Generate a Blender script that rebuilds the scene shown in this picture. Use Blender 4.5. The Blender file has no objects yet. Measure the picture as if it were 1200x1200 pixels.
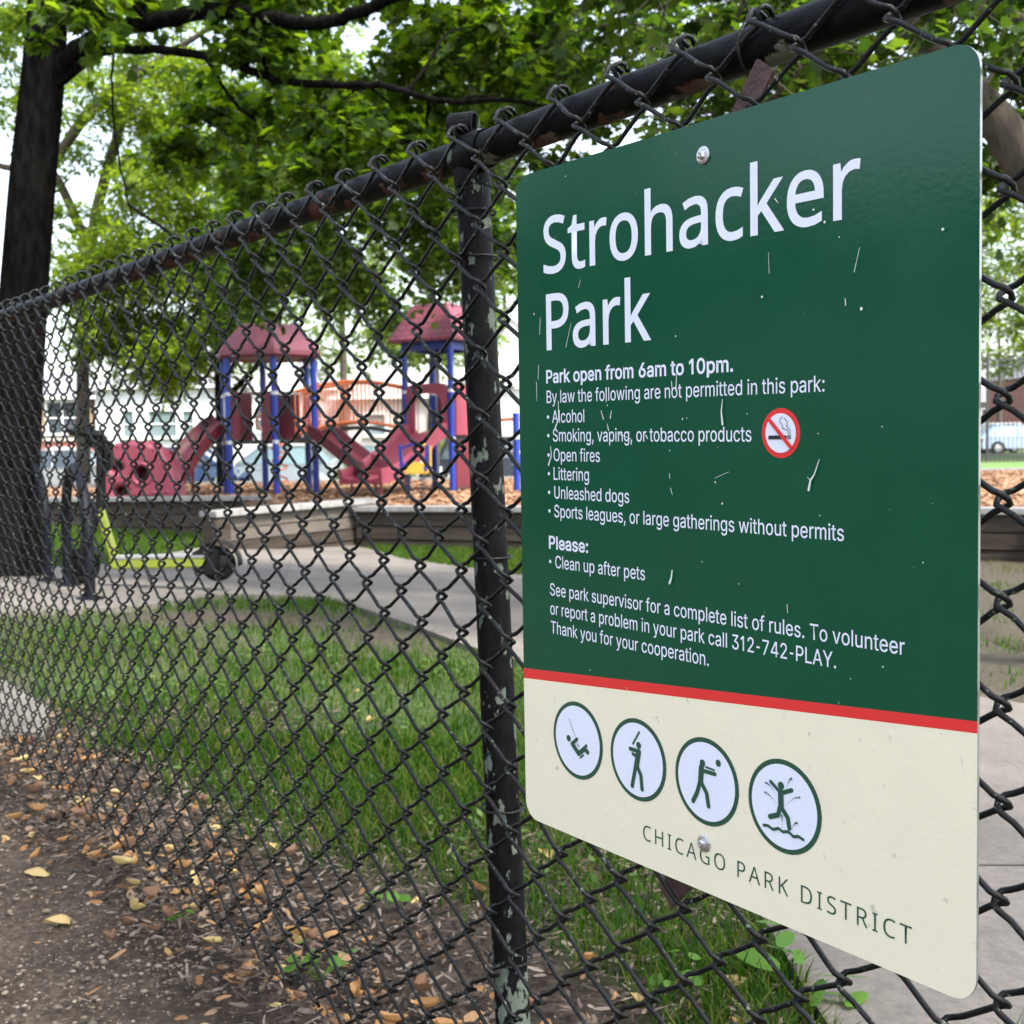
import bpy, bmesh, math, random, json
import numpy as np
from mathutils import Vector, Matrix, noise as mnoise

random.seed(7)
rng = np.random.default_rng(11)
scene = bpy.context.scene
COL = scene.collection
R = math.radians

# ---------------------------------------------------------------- camera, sky, sun, exposure
F = 1400.0                       # focal length in pixels of the 1200 px photograph
HC = 0.88                        # eye height above the soil under the fence
g = np.array([.0172, 1, .0557]); g /= np.linalg.norm(g)      # gravity seen from the camera
_ez = -g; _ey = np.array([0, 0, 1.]) - g[2]*g; _ey /= np.linalg.norm(_ey); _ex = np.cross(_ey, _ez)
M = np.array([_ex, _ey, _ez])    # camera (right, down, forward) -> world
EYE = np.array([0, 0, HC])
cam = bpy.data.cameras.new('camera'); cam_o = bpy.data.objects.new('camera', cam); COL.objects.link(cam_o)
cam.sensor_width = 36; cam.lens = 36*F/1200; cam.clip_start = .05; cam.clip_end = 600
cx, cy, cz = M[:, 0], -M[:, 1], -M[:, 2]
cam_o.matrix_world = Matrix(((cx[0], cy[0], cz[0], 0), (cx[1], cy[1], cz[1], 0), (cx[2], cy[2], cz[2], HC), (0, 0, 0, 1)))
cam.dof.use_dof = True; cam.dof.focus_distance = 1.12; cam.dof.aperture_fstop = 15
scene.camera = cam_o

SUN_EL, SUN_AZ = 54, 132         # high on the right, slightly behind the viewer
world = bpy.data.worlds.new('World'); scene.world = world; world.use_nodes = True
nt = world.node_tree; nt.nodes.clear()
sky = nt.nodes.new('ShaderNodeTexSky'); sky.sky_type = 'NISHITA'; sky.sun_disc = False
sky.sun_elevation = R(SUN_EL); sky.sun_rotation = R(SUN_AZ); sky.air_density = 1.2; sky.dust_density = 3.0
hs = nt.nodes.new('ShaderNodeHueSaturation'); hs.inputs['Saturation'].default_value = .60
bg = nt.nodes.new('ShaderNodeBackground'); bg.inputs['Strength'].default_value = .12
wo = nt.nodes.new('ShaderNodeOutputWorld')
nt.links.new(sky.outputs[0], hs.inputs['Color']); nt.links.new(hs.outputs[0], bg.inputs['Color']); nt.links.new(bg.outputs[0], wo.inputs['Surface'])
sl = bpy.data.lights.new('sun', 'SUN'); sl.energy = 2.0; sl.angle = R(11); sl.color = (1, .95, .86)
so = bpy.data.objects.new('sun', sl); COL.objects.link(so)
_d = Vector((math.sin(R(SUN_AZ))*math.cos(R(SUN_EL)), math.cos(R(SUN_AZ))*math.cos(R(SUN_EL)), math.sin(R(SUN_EL))))
so.rotation_euler = _d.to_track_quat('Z', 'Y').to_euler()
scene.view_settings.view_transform = 'Standard'; scene.view_settings.look = 'None'
scene.view_settings.exposure = 2.32; scene.view_settings.gamma = 1
scene.cycles.max_bounces = 8; scene.cycles.diffuse_bounces = 4; scene.cycles.transmission_bounces = 6

# ---------------------------------------------------------------- pixel -> place
def ray(px, py): return M @ np.array([(px-600)/F, (py-600)/F, 1.])
def P(px, py, Y):                # the point at world depth Y seen at a pixel
    d = ray(px, py); return EYE + d*(Y/d[1])
def X_at(px, Y): return P(px, 525, Y)[0]
def Z_at(px, py, Y): return P(px, py, Y)[2]
# the plane of the sign and fence: AX along, VD down, N towards the viewer
W_S, H_S = .56, .7065587
AX = np.array([.58691496, -.80954296, -.01307786]); VD = np.array([-.0002022, -.0004365, -.9999999])
O_S = np.array([.0101661, 1.31971184, 1.17108268])
N = np.cross(AX, VD); N /= np.linalg.norm(N)
if N @ ray(800, 600) > 0: N = -N
def FP(s, t, off=0.): return O_S + AX*s + VD*t + N*off
def S(px, py, off=0.):           # pixel -> (s, t) on the sign plane
    d = ray(px, py); q = O_S + N*off
    k = ((q-EYE) @ N)/(d @ N); p = EYE + d*k - q
    r = np.linalg.lstsq(np.array([AX, VD]).T, p, rcond=None)[0]
    return r[0], r[1]
def sstep(t):
    t = np.clip(t, 0, 1); return t*t*(3-2*t)
def qdist(x, y): return -(N[0]*(x-O_S[0]) + N[1]*(y-O_S[1]))    # metres behind the fence
def terrain(x, y):
    x = np.asarray(x, float); y = np.asarray(y, float)
    z = -.5*sstep(qdist(x, y)/7.5)
    far = sstep((y-29)/6)
    z = z + far*(.5*sstep((x-3)/7))
    return z
def G(px, py, up=0.):
    d = ray(px, py); lo, hi = .3, 400.
    f = lambda k: (EYE + d*k)[2] - terrain(*(EYE + d*k)[:2]) - up
    k = .3
    while k < 400 and f(k) > 0: k *= 1.02
    a, b = k/1.02, k
    for _ in range(30):
        m = (a+b)/2
        if f(m) > 0: a = m
        else: b = m
    p = EYE + d*a; return np.array([p[0], p[1], terrain(p[0], p[1])])

# ---------------------------------------------------------------- mesh helpers
class MB:
    def __init__(s): s.v = []; s.f = []; s.m = []
    def add(s, verts, faces, mi=0):
        b = len(s.v); s.v += [tuple(map(float, p)) for p in verts]
        s.f += [[b+i for i in q] for q in faces]; s.m += [mi]*len(faces); return s
    def box(s, c, size, ax=None, mi=0, taper=1.0):
        c = np.array(c, float); ax = np.eye(3) if ax is None else np.array(ax, float)
        hx, hy, hz = np.array(size)/2
        vs = []
        for z in (-1, 1):
            k = taper if z > 0 else 1
            for x, y in ((-1, -1), (1, -1), (1, 1), (-1, 1)): vs.append(c + ax[0]*hx*x*k + ax[1]*hy*y*k + ax[2]*hz*z)
        return s.add(vs, [[3, 2, 1, 0], [4, 5, 6, 7], [0, 1, 5, 4], [1, 2, 6, 5], [2, 3, 7, 6], [3, 0, 4, 7]], mi)
    def bar(s, a, b, w, h, up=(0, 0, 1), mi=0):
        a = np.array(a, float); b = np.array(b, float); d = b-a; L = np.linalg.norm(d); d /= L
        u = np.array(up, float); sd = np.cross(d, u); sd /= np.linalg.norm(sd); u = np.cross(sd, d)
        return s.box((a+b)/2, (L, w, h), (d, sd, u), mi)
    def tube(s, pts, r, n=8, cap=True, closed=False, mi=0):
        p = np.array(pts, float); k = len(p)
        r = np.full(k, r) if np.isscalar(r) else np.array(r, float)
        t = np.empty_like(p)
        if closed: t = np.roll(p, -1, 0)-np.roll(p, 1, 0)
        else: t[1:-1] = p[2:]-p[:-2]; t[0] = p[1]-p[0]; t[-1] = p[-1]-p[-2]
        t /= np.linalg.norm(t, axis=1)[:, None]+1e-12
        a = np.array([0, 0, 1.]) if abs(t[0][2]) < .9 else np.array([1., 0, 0])
        nrm = np.cross(t[0], a); nrm /= np.linalg.norm(nrm)
        ang = np.arange(n)*2*math.pi/n; ca, sa = np.cos(ang), np.sin(ang); vs = []
        for i in range(k):
            nrm = nrm - (nrm @ t[i])*t[i]; nrm /= np.linalg.norm(nrm)+1e-12
            bi = np.cross(t[i], nrm)
            vs.append(p[i] + r[i]*(ca[:, None]*nrm + sa[:, None]*bi))
        vs = np.concatenate(vs); fs = []
        for i in range(k if closed else k-1):
            o, q = i*n, ((i+1) % k)*n
            for j in range(n): j2 = (j+1) % n; fs.append([o+j, o+j2, q+j2, q+j])
        if cap and not closed: fs.append(list(range(n))[::-1]); fs.append([(k-1)*n+j for j in range(n)])
        return s.add(vs, fs, mi)
    def lathe(s, prof, base, axis=(0, 0, 1), n=16, mi=0):      # prof: (radius, along)
        ax = np.array(axis, float); ax /= np.linalg.norm(ax)
        a = np.array([1., 0, 0]) if abs(ax[0]) < .8 else np.array([0, 1., 0])
        e1 = np.cross(ax, a); e1 /= np.linalg.norm(e1); e2 = np.cross(ax, e1); base = np.array(base, float)
        vs = [base + ax*h + r*(math.cos(k*2*math.pi/n)*e1 + math.sin(k*2*math.pi/n)*e2) for r, h in prof for k in range(n)]
        fs = [[i*n+k, i*n+(k+1) % n, (i+1)*n+(k+1) % n, (i+1)*n+k] for i in range(len(prof)-1) for k in range(n)]
        fs += [list(range(n))[::-1], [(len(prof)-1)*n+k for k in range(n)]]
        return s.add(vs, fs, mi)
    def prism(s, poly, off, mi=0):                              # poly of 3D points pushed along off
        a = [np.array(p, float) for p in poly]; n = len(a); off = np.array(off, float)
        return s.add(a+[p+off for p in a], [list(range(n)), [n+i for i in range(n)][::-1]] + [[i, n+i, n+(i+1) % n, (i+1) % n] for i in range(n)], mi)
    def build(s, name, mat, parent=None, smooth=False, bevel=0):
        return link(name, mesh_of(name, s.v, s.f, s.m), mat, parent, smooth, bevel)
def mesh_of(name, v, f, m=None):
    me = bpy.data.meshes.new(name); me.from_pydata(v, [], f)
    if m and any(m): me.polygons.foreach_set('material_index', m)
    me.validate(); return me
def link(name, me, mat, parent=None, smooth=False, bevel=0):
    for x in (mat if isinstance(mat, (list, tuple)) else [mat]): me.materials.append(x)
    if bevel or smooth:
        bm = bmesh.new(); bm.from_mesh(me)
        bmesh.ops.recalc_face_normals(bm, faces=bm.faces)
        if bevel:
            es = [e for e in bm.edges if e.is_manifold and e.calc_face_angle(0) > .6]
            bmesh.ops.bevel(bm, geom=es, offset=bevel, segments=2, affect='EDGES', clamp_overlap=True)
        if smooth:
            for p in bm.faces: p.smooth = True
            for e in bm.edges:
                if e.is_manifold and e.calc_face_angle(0) > 1.0: e.smooth = False
        bm.to_mesh(me); bm.free()
    o = bpy.data.objects.new(name, me); COL.objects.link(o)
    if parent:
        o.parent = parent
        q = parent; off = Vector((0, 0, 0))
        while q: off += q.location; q = q.parent
        me.transform(Matrix.Translation(-off))
    return o
def big_mesh(name, verts, faces_flat, nper, mat, parent=None):   # numpy route for leaves and blades
    me = bpy.data.meshes.new(name); nv = len(verts); nf = len(nper)
    me.vertices.add(nv); me.vertices.foreach_set('co', np.asarray(verts, np.float32).ravel())
    me.loops.add(len(faces_flat)); me.loops.foreach_set('vertex_index', np.asarray(faces_flat, np.int32))
    me.polygons.add(nf); st = np.concatenate([[0], np.cumsum(nper)[:-1]]).astype(np.int32)
    me.polygons.foreach_set('loop_start', st); me.polygons.foreach_set('loop_total', np.asarray(nper, np.int32))
    me.update(calc_edges=True)
    return link(name, me, mat, parent)
def tag(o, label=None, cat=None, group=None, kind=None):
    for k, v in (('label', label), ('category', cat), ('group', group), ('kind', kind)):
        if v: o[k] = v
    return o
def thing(name, label, cat, loc=(0, 0, 0), group=None):
    o = bpy.data.objects.new(name, None); COL.objects.link(o); o.location = Vector([float(c) for c in loc]); o.empty_display_size = .1
    return tag(o, label, cat, group)
def copy_tree(o, parent=None):
    c = o.copy(); COL.objects.link(c)
    if parent: c.parent = parent
    for ch in list(o.children): copy_tree(ch, c)
    return c

# ---------------------------------------------------------------- materials
def mat(name, col, rough=.6, var=.25, scale=6., bump=0., bscale=None, metal=0., spec=.5, col2=None, detail=6, coat=0, mask=None, obj=True, stretch=None):
    """Noise-varied principled surface. col2 = second colour of the mottling, mask=(lo,hi) hardens it into patches."""
    m = bpy.data.materials.new(name); m.use_nodes = True; t = m.node_tree; n = t.nodes; L = t.links
    b = n['Principled BSDF']; tc = n.new('ShaderNodeTexCoord'); src = tc.outputs['Object']
    if stretch:
        mp = n.new('ShaderNodeMapping'); mp.inputs['Scale'].default_value = stretch; L.new(src, mp.inputs[0]); src = mp.outputs[0]
    nz = n.new('ShaderNodeTexNoise'); nz.inputs['Scale'].default_value = scale; nz.inputs['Detail'].default_value = detail; nz.inputs['Roughness'].default_value = .62
    L.new(src, nz.inputs['Vector'])
    rp = n.new('ShaderNodeValToRGB'); lo, hi = mask or (.3, .7)
    c = np.array(col, float); c2 = np.array(col2, float) if col2 is not None else c*(1-var)
    c1 = c if col2 is not None else c*(1+var*.6)
    rp.color_ramp.elements[0].position = lo; rp.color_ramp.elements[1].position = hi
    rp.color_ramp.elements[0].color = (*np.clip(c2, 0, 1), 1); rp.color_ramp.elements[1].color = (*np.clip(c1, 0, 1), 1)
    L.new(nz.outputs['Fac'], rp.inputs[0]); L.new(rp.outputs[0], b.inputs['Base Color'])
    b.inputs['Roughness'].default_value = rough; b.inputs['Metallic'].default_value = metal
    b.inputs['Specular IOR Level'].default_value = spec
    if coat: b.inputs['Coat Weight'].default_value = coat; b.inputs['Coat Roughness'].default_value = .08
    if bump:
        n2 = n.new('ShaderNodeTexNoise'); n2.inputs['Scale'].default_value = bscale or scale*5; n2.inputs['Detail'].default_value = 5
        L.new(src, n2.inputs['Vector'])
        bp = n.new('ShaderNodeBump'); bp.inputs['Strength'].default_value = bump; bp.inputs['Distance'].default_value = .01
        L.new(n2.outputs['Fac'], bp.inputs['Height']); L.new(bp.outputs[0], b.inputs['Normal'])
    return m
def leaf_mat(name, cols, trans, rough=.5, tw=.5, spec=.2):
    """Diffuse upper side + light let through; colour varies from leaf to leaf."""
    m = bpy.data.materials.new(name); m.use_nodes = True; t = m.node_tree; n = t.nodes; L = t.links
    b = n['Principled BSDF']; out = n['Material Output']
    ge = n.new('ShaderNodeNewGeometry'); rp = n.new('ShaderNodeValToRGB')
    els = rp.color_ramp.elements
    while len(els) < len(cols): els.new(.5)
    for i, c in enumerate(cols): els[i].position = i/(len(cols)-1); els[i].color = (*c, 1)
    L.new(ge.outputs['Random Per Island'], rp.inputs[0]); L.new(rp.outputs[0], b.inputs['Base Color'])
    b.inputs['Roughness'].default_value = rough; b.inputs['Specular IOR Level'].default_value = spec
    tr = n.new('ShaderNodeBsdfTranslucent'); mx = n.new('ShaderNodeMix'); mx.data_type = 'RGBA'; mx.blend_type = 'MULTIPLY'; mx.inputs['Factor'].default_value = 1
    L.new(rp.outputs[0], mx.inputs['A']); mx.inputs['B'].default_value = (*trans, 1); L.new(mx.outputs['Result'], tr.inputs['Color'])
    ms = n.new('ShaderNodeMixShader'); ms.inputs[0].default_value = tw
    L.new(b.outputs[0], ms.inputs[1]); L.new(tr.outputs[0], ms.inputs[2]); L.new(ms.outputs[0], out.inputs['Surface'])
    return m

# ================================================================ SETTING: ground, walk, chips, street
def strips(near, far, n_across, n_along):
    """Two boundary polylines -> grid of xy points."""
    def resample(pl, n):
        pl = np.array(pl, float); s = np.concatenate([[0], np.cumsum(np.linalg.norm(np.diff(pl, axis=0), axis=1))]); s /= s[-1]
        t = np.linspace(0, 1, n); return np.stack([np.interp(t, s, pl[:, k]) for k in (0, 1)], 1)
    a, b = resample(near, n_along), resample(far, n_along)
    t = np.linspace(0, 1, n_across)[None, :, None]
    return a[:, None]*(1-t) + b[:, None]*t
def in_poly(x, y, poly):
    r = np.zeros(np.shape(x), bool); k = len(poly)
    for i in range(k):
        (x1, y1), (x2, y2) = poly[i][:2], poly[i-1][:2]
        c = ((y1 > y) != (y2 > y)) & (x < (x2-x1)*(y-y1)/(y2-y1+1e-12)+x1); r ^= c
    return r
gp = lambda L: [G(*p)[:2] for p in L]
WALK_NEAR = gp([(1040, 1320), (965, 1215), (890, 1078), (760, 905), (620, 782), (560, 766), (480, 735), (385, 704), (275, 699), (150, 716), (0, 722), (-160, 726)])
WALK_FAR = gp([(1900, 905), (1215, 832), (1145, 830), (900, 735), (600, 671), (550, 667), (470, 655), (405, 638), (300, 636), (245, 641), (130, 664), (0, 671), (-160, 676)])
WALK_POLY = [tuple(p) for p in WALK_NEAR] + [tuple(p) for p in WALK_FAR[::-1]]

LAWN_C = [tuple(p) for p in gp([(470, 657), (550, 668), (700, 690), (700, 650), (430, 641)])]
LAWN_L = [tuple(p) for p in gp([(245, 641), (130, 664), (0, 671), (-160, 676), (-160, 618), (60, 617), (250, 616)])]

WORN = [(*G(345, 722)[:2], .95, .75), (*G(235, 727)[:2], .6, .5), (*G(455, 748)[:2], .55, .6)]
def grass_density(x, y):
    """0..1 how much turf grows at a point (bare mulch by the fence, worn patches elsewhere)."""
    q = qdist(x, y)
    n = np.array([mnoise.noise((float(a)*1.3, float(b)*1.3, 3.1)) for a, b in zip(np.ravel(x), np.ravel(y))]).reshape(np.shape(x))
    n2 = np.array([mnoise.noise((float(a)*4.1, float(b)*4.1, 8.1)) for a, b in zip(np.ravel(x), np.ravel(y))]).reshape(np.shape(x))
    d = sstep((q-.24-.16*sstep((np.asarray(x)+.75)/.8)+.10*n+.09*n2)/.2)
    # worn bare soil towards the walk
    dist = np.hypot(x, y)
    worn = sstep((dist-4.6+.8*n)/1.2)*(1-sstep((dist-9.5)/1.0))
    worn = worn*np.where(np.asarray(x) < .6, 1, 0)
    d = d*(1-.55*worn*sstep((n+n2*.8+.28)/.3))
    for ex_, ey_, rx_, ry_ in WORN:        # trodden bare patches along the edge of the walk
        d = d*(1-.9*np.clip(1.6-1.6*np.hypot((x-ex_)/rx_, (y-ey_)/ry_)+.5*n+.4*n2, 0, 1))
    return np.clip(d, 0, 1)

def axis_coords(parts):
    out = []
    for a, b, s in parts: out += list(np.arange(a, b, s))
    return np.array(out+[parts[-1][1]])
xs = axis_coords([(-260, -60, 25), (-60, -16, 4), (-16, -5, .6), (-5, 3.2, .07), (3.2, 8, .35), (8, 30, 1.5), (30, 260, 23)])
ys = axis_coords([(-60, -6, 6), (-6, .6, .5), (.6, 9.2, .07), (9.2, 18, .3), (18, 46, 1.4), (46, 420, 34)])
gx, gy = np.meshgrid(xs, ys)
gz = terrain(gx, gy)
near = ((gx > -5) & (gx < 3.2) & (gy > .6) & (gy < 9.2))
rough = np.zeros_like(gz)
for i, j in zip(*np.nonzero(near)):
    p = (float(gx[i, j]), float(gy[i, j]), 0)
    rough[i, j] = .016*mnoise.noise((p[0]*3, p[1]*3, 1)) + .009*mnoise.noise((p[0]*9, p[1]*9, 5)) + .004*mnoise.noise((p[0]*23, p[1]*23, 9))
rough[in_poly(gx, gy, WALK_POLY)] *= 0
ramp = np.clip(1-(qdist(gx, gy)-0)/12, 0, 1)
gz = gz + rough - .012*near
ny, nx = gx.shape
idx = np.arange(nx*ny).reshape(ny, nx)
qf = np.stack([idx[:-1, :-1], idx[:-1, 1:], idx[1:, 1:], idx[1:, :-1]], -1).reshape(-1, 4)

def ground_material():
    m = bpy.data.materials.new('soil_and_turf'); m.use_nodes = True; t = m.node_tree; n = t.nodes; L = t.links
    b = n['Principled BSDF']; tc = n.new('ShaderNodeTexCoord'); b.inputs['Roughness'].default_value = .95; b.inputs['Specular IOR Level'].default_value = .2
    def noise(sc, det=6, ro=.6):
        k = n.new('ShaderNodeTexNoise'); k.inputs['Scale'].default_value = sc; k.inputs['Detail'].default_value = det; k.inputs['Roughness'].default_value = ro
        L.new(tc.outputs['Object'], k.inputs['Vector']); return k.outputs['Fac']
    def ramp(f, stops):
        r = n.new('ShaderNodeValToRGB'); e = r.color_ramp.elements
        while len(e) < len(stops): e.new(.5)
        for i, (p, c) in enumerate(stops): e[i].position = p; e[i].color = (*c, 1)
        L.new(f, r.inputs[0]); return r.outputs[0]
    def mix(f, a, c, mode='MIX'):
        x = n.new('ShaderNodeMix'); x.data_type = 'RGBA'; x.blend_type = mode
        if isinstance(f, float): x.inputs['Factor'].default_value = f
        else: L.new(f, x.inputs['Factor'])
        L.new(a, x.inputs['A']); L.new(c, x.inputs['B']); return x.outputs['Result']
    soil = ramp(noise(2.2), [(.30, (.040, .030, .022)), (.5, (.085, .066, .05)), (.70, (.15, .12, .092))])
    grit = ramp(noise(70, 4, .7), [(.35, (.45, .43, .42)), (.55, (.9, .88, .86)), (.72, (1.6, 1.55, 1.45))])
    soil = mix(1.0, soil, grit, 'MULTIPLY')
    vo = n.new('ShaderNodeTexVoronoi'); vo.inputs['Scale'].default_value = 95; L.new(tc.outputs['Object'], vo.inputs['Vector'])
    st = ramp(vo.outputs['Distance'], [(.16, (1, 1, 1)), (.27, (0, 0, 0))])
    sel = ramp(vo.outputs['Color'], [(.55, (0, 0, 0)), (.6, (1, 1, 1))])
    selm = mix(1.0, st, sel, 'MULTIPLY')
    stone = ramp(noise(40), [(.3, (.12, .095, .07)), (.7, (.29, .245, .19))])
    soil = mix(selm, soil, stone)
    turf = ramp(noise(9, 8), [(.3, (.028, .048, .014)), (.6, (.055, .085, .024)), (.8, (.1, .11, .04))])
    at = n.new('ShaderNodeAttribute'); at.attribute_name = 'turf'
    mulch = ramp(noise(26, 8, .7), [(.3, (.022, .017, .013)), (.55, (.06, .046, .037)), (.75, (.13, .105, .085))])
    am = n.new('ShaderNodeAttribute'); am.attribute_name = 'mulch'
    L.new(mix(at.outputs['Fac'], mix(am.outputs['Fac'], soil, mulch), turf), b.inputs['Base Color'])
    bp = n.new('ShaderNodeBump'); bp.inputs['Strength'].default_value = .8; bp.inputs['Distance'].default_value = .012
    L.new(noise(45, 8, .7), bp.inputs['Height']); L.new(bp.outputs[0], b.inputs['Normal'])
    return m
me = bpy.data.meshes.new('ground')
ground = big_mesh('ground', np.stack([gx, gy, gz], -1).reshape(-1, 3), qf.ravel(), np.full(len(qf), 4), ground_material())
tag(ground, 'bare soil and worn turf running from the fence to the playground', 'ground', kind='structure')
turf = np.where(near, 0, .85).astype(np.float32)
turf[near] = grass_density(gx[near], gy[near])*.9
turf[(qdist(gx, gy) < .1)] = 0
bare_right = (gx > 2.0) & (gx < 10) & (gy > 3.5) & (gy < 17); turf[bare_right] = .12
mul = (sstep((qdist(gx, gy)+.12)/.2)*np.where(gx > 1.5, 1, 1-sstep((qdist(gx, gy)-6)/1))).astype(np.float32)
for nm, arr in (('turf', turf), ('mulch', mul)):
    a = ground.data.attributes.new(nm, 'FLOAT', 'POINT'); a.data.foreach_set('value', arr.ravel().astype(np.float32))
for p in ground.data.polygons: p.use_smooth = True

# concrete walk
def concrete_mat():
    m = mat('walk_concrete', (.175, .16, .146), .9, scale=1.8, col2=(.10, .09, .082), bump=.25, bscale=60, detail=9, spec=.25)
    t = m.node_tree; n = t.nodes; L = t.links; b = n['Principled BSDF']; src = b.inputs['Base Color'].links[0].from_socket
    tc = n.new('ShaderNodeTexCoord'); nz = n.new('ShaderNodeTexNoise'); nz.inputs['Scale'].default_value = 45; nz.inputs['Detail'].default_value = 6; nz.inputs['Roughness'].default_value = .75
    L.new(tc.outputs['Object'], nz.inputs['Vector']); r = n.new('ShaderNodeValToRGB'); r.color_ramp.elements[0].position = .3; r.color_ramp.elements[0].color = (.72, .71, .7, 1)
    r.color_ramp.elements[1].position = .62; r.color_ramp.elements[1].color = (1.08, 1.06, 1.03, 1); L.new(nz.outputs['Fac'], r.inputs[0])
    mx = n.new('ShaderNodeMix'); mx.data_type = 'RGBA'; mx.blend_type = 'MULTIPLY'; mx.inputs['Factor'].default_value = 1
    L.new(src, mx.inputs['A']); L.new(r.outputs[0], mx.inputs['B']); L.new(mx.outputs['Result'], b.inputs['Base Color']); return m
M_conc = concrete_mat()
gr = strips(WALK_NEAR, WALK_FAR, 15, 90)
for _ in range(4):                     # soften the corners of the outline
    gr[1:-1] = gr[1:-1]*.6 + (gr[:-2] + gr[2:])*.2
wz = terrain(gr[..., 0], gr[..., 1]) + .022
na, nb = gr.shape[:2]
vv = [(gr[i, j, 0], gr[i, j, 1], wz[i, j]) for i in range(na) for j in range(nb)]
ff = [[i*nb+j, (i+1)*nb+j, (i+1)*nb+j+1, i*nb+j+1] for i in range(na-1) for j in range(nb-1)]
k0 = len(vv)
for e in (0, nb-1):                    # the slab's edges go down into the soil
    b0 = len(vv); vv += [(gr[i, e, 0], gr[i, e, 1], wz[i, e]-.12) for i in range(na)]
    ff += [[i*nb+e, b0+i, b0+i+1, (i+1)*nb+e] for i in range(na-1)]
walk = link('concrete_walk', mesh_of('concrete_walk', vv, ff), M_conc)
tag(walk, 'pale concrete walk curving past the turf to the playground wall', 'path', kind='structure')
jm = MB()
for px, py, qx, qy in ((1100, 1026, 1300, 1026), (575, 700, 640, 694), (700, 800, 820, 716), (330, 697, 345, 640), (160, 712, 190, 652)):
    a, b = G(px, py), G(qx, qy)
    pts = [a + (b-a)*k for k in np.linspace(0, 1, 8)]
    for p_, q_ in zip(pts[:-1], pts[1:]):
        d = (q_-p_)[:2]; d /= np.linalg.norm(d); s = np.array([-d[1], d[0]])*.005
        quad = []
        for pt, sg in ((p_, 1), (p_, -1), (q_, -1), (q_, 1)):
            xy = pt[:2]+s*sg; quad.append((xy[0], xy[1], float(terrain(xy[0], xy[1]))+.0245))
        jm.add(quad, [[0, 1, 2, 3]])
tag(jm.build('walk_joint', mat('joint_dirt', (.09, .08, .07), .95, .4, 20)), 'dark joints cut across the concrete walk', 'path', kind='structure')

# raised bed of wood chips behind the timber walls
CHIP_Z = .06
chip_mat = mat('wood_chip', (.31, .185, .11), .95, scale=38, col2=(.12, .065, .038), bump=1.0, bscale=55, detail=9, mask=(.34, .66), spec=.2)
cb = MB()
bed = [(-13, 27), (-11.2, 24.4), (-4.6, 19.4), (-2.6, 16.9), (-.4, 16.45), (5.8, 13.6), (13, 10.4), (26, 20), (22, 29.5), (-13, 29.5)]
cb.prism([(x, y, CHIP_Z) for x, y in bed], (0, 0, -.7))
bedo = cb.build('wood_chip_bed', chip_mat); tag(bedo, 'orange brown wood chip surface under the playground', 'play surface', kind='structure')
# lumps of chips so the surface is not a sheet
n_ch = 17000
xx = rng.uniform(-9, 13, n_ch*2); yy = rng.uniform(13, 29, n_ch*2); ok = in_poly(xx, yy, bed); xx, yy = xx[ok], yy[ok]
cv, cf = [], []
for x, y in zip(xx, yy):
    a = rng.uniform(0, 6.28); l, w = rng.uniform(.02, .06), rng.uniform(.01, .022); tz = rng.uniform(-.012, .014)
    dx, dy = math.cos(a)*l, math.sin(a)*l; ex, ey = -math.sin(a)*w, math.cos(a)*w; z = CHIP_Z+.014
    cv += [(x-dx-ex, y-dy-ey, z-tz), (x+dx-ex, y+dy-ey, z+tz), (x+dx+ex, y+dy+ey, z+tz+.012), (x-dx+ex, y-dy+ey, z-tz+.012)]
o = big_mesh('wood_chips', cv, np.arange(len(cv)), np.full(len(cv)//4, 4), leaf_mat('chip_flake', [(.10, .055, .03), (.27, .15, .085), (.38, .24, .15)], (.2, .2, .2), .9, .0))
tag(o, 'loose wood chips scattered over the play area', 'wood chips', kind='stuff')

# street beyond
st = MB(); st.box((-10, 42, -.49), (120, 9, .03))
tag(st.build('street', mat('asphalt', (.06, .06, .062), .9, .3, 3, bump=.3)), 'grey asphalt street beyond the playground', 'street', kind='structure')
kb = MB(); kb.box((-10, 37.3, -.43), (120, .18, .16)); kb.box((-10, 46.8, -.43), (120, .18, .16))
tag(kb.build('kerb', mat('kerb_concrete', (.4, .38, .35), .9, .2, 2)), 'concrete kerb along the street', 'kerb', kind='structure')

# ================================================================ THE PARK SIGN
def shape_mesh(polys, to3d, name, mt, parent, offset=0.):
    """Fill closed outlines (outer + holes, even-odd) flat and lay them in the sign plane."""
    c = bpy.data.curves.new('outline', 'CURVE'); c.dimensions = '2D'; c.fill_mode = 'FRONT'; c.offset = offset
    for p in polys:
        s = c.splines.new('POLY'); s.points.add(len(p)-1); s.use_cyclic_u = True
        for k, (x, y) in enumerate(p): s.points[k].co = (x, y, 0, 1)
    to = bpy.data.objects.new('outline', c); COL.objects.link(to)
    dg = bpy.context.evaluated_depsgraph_get(); me = bpy.data.meshes.new_from_object(to.evaluated_get(dg))
    bpy.data.objects.remove(to); bpy.data.curves.remove(c)
    for v in me.vertices: v.co = to3d(v.co.x, v.co.y)
    me.name = name; me.materials.clear()
    return link(name, me, mt, parent)
def on_sign(off): return lambda s, t: FP(s, t, off)

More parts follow.
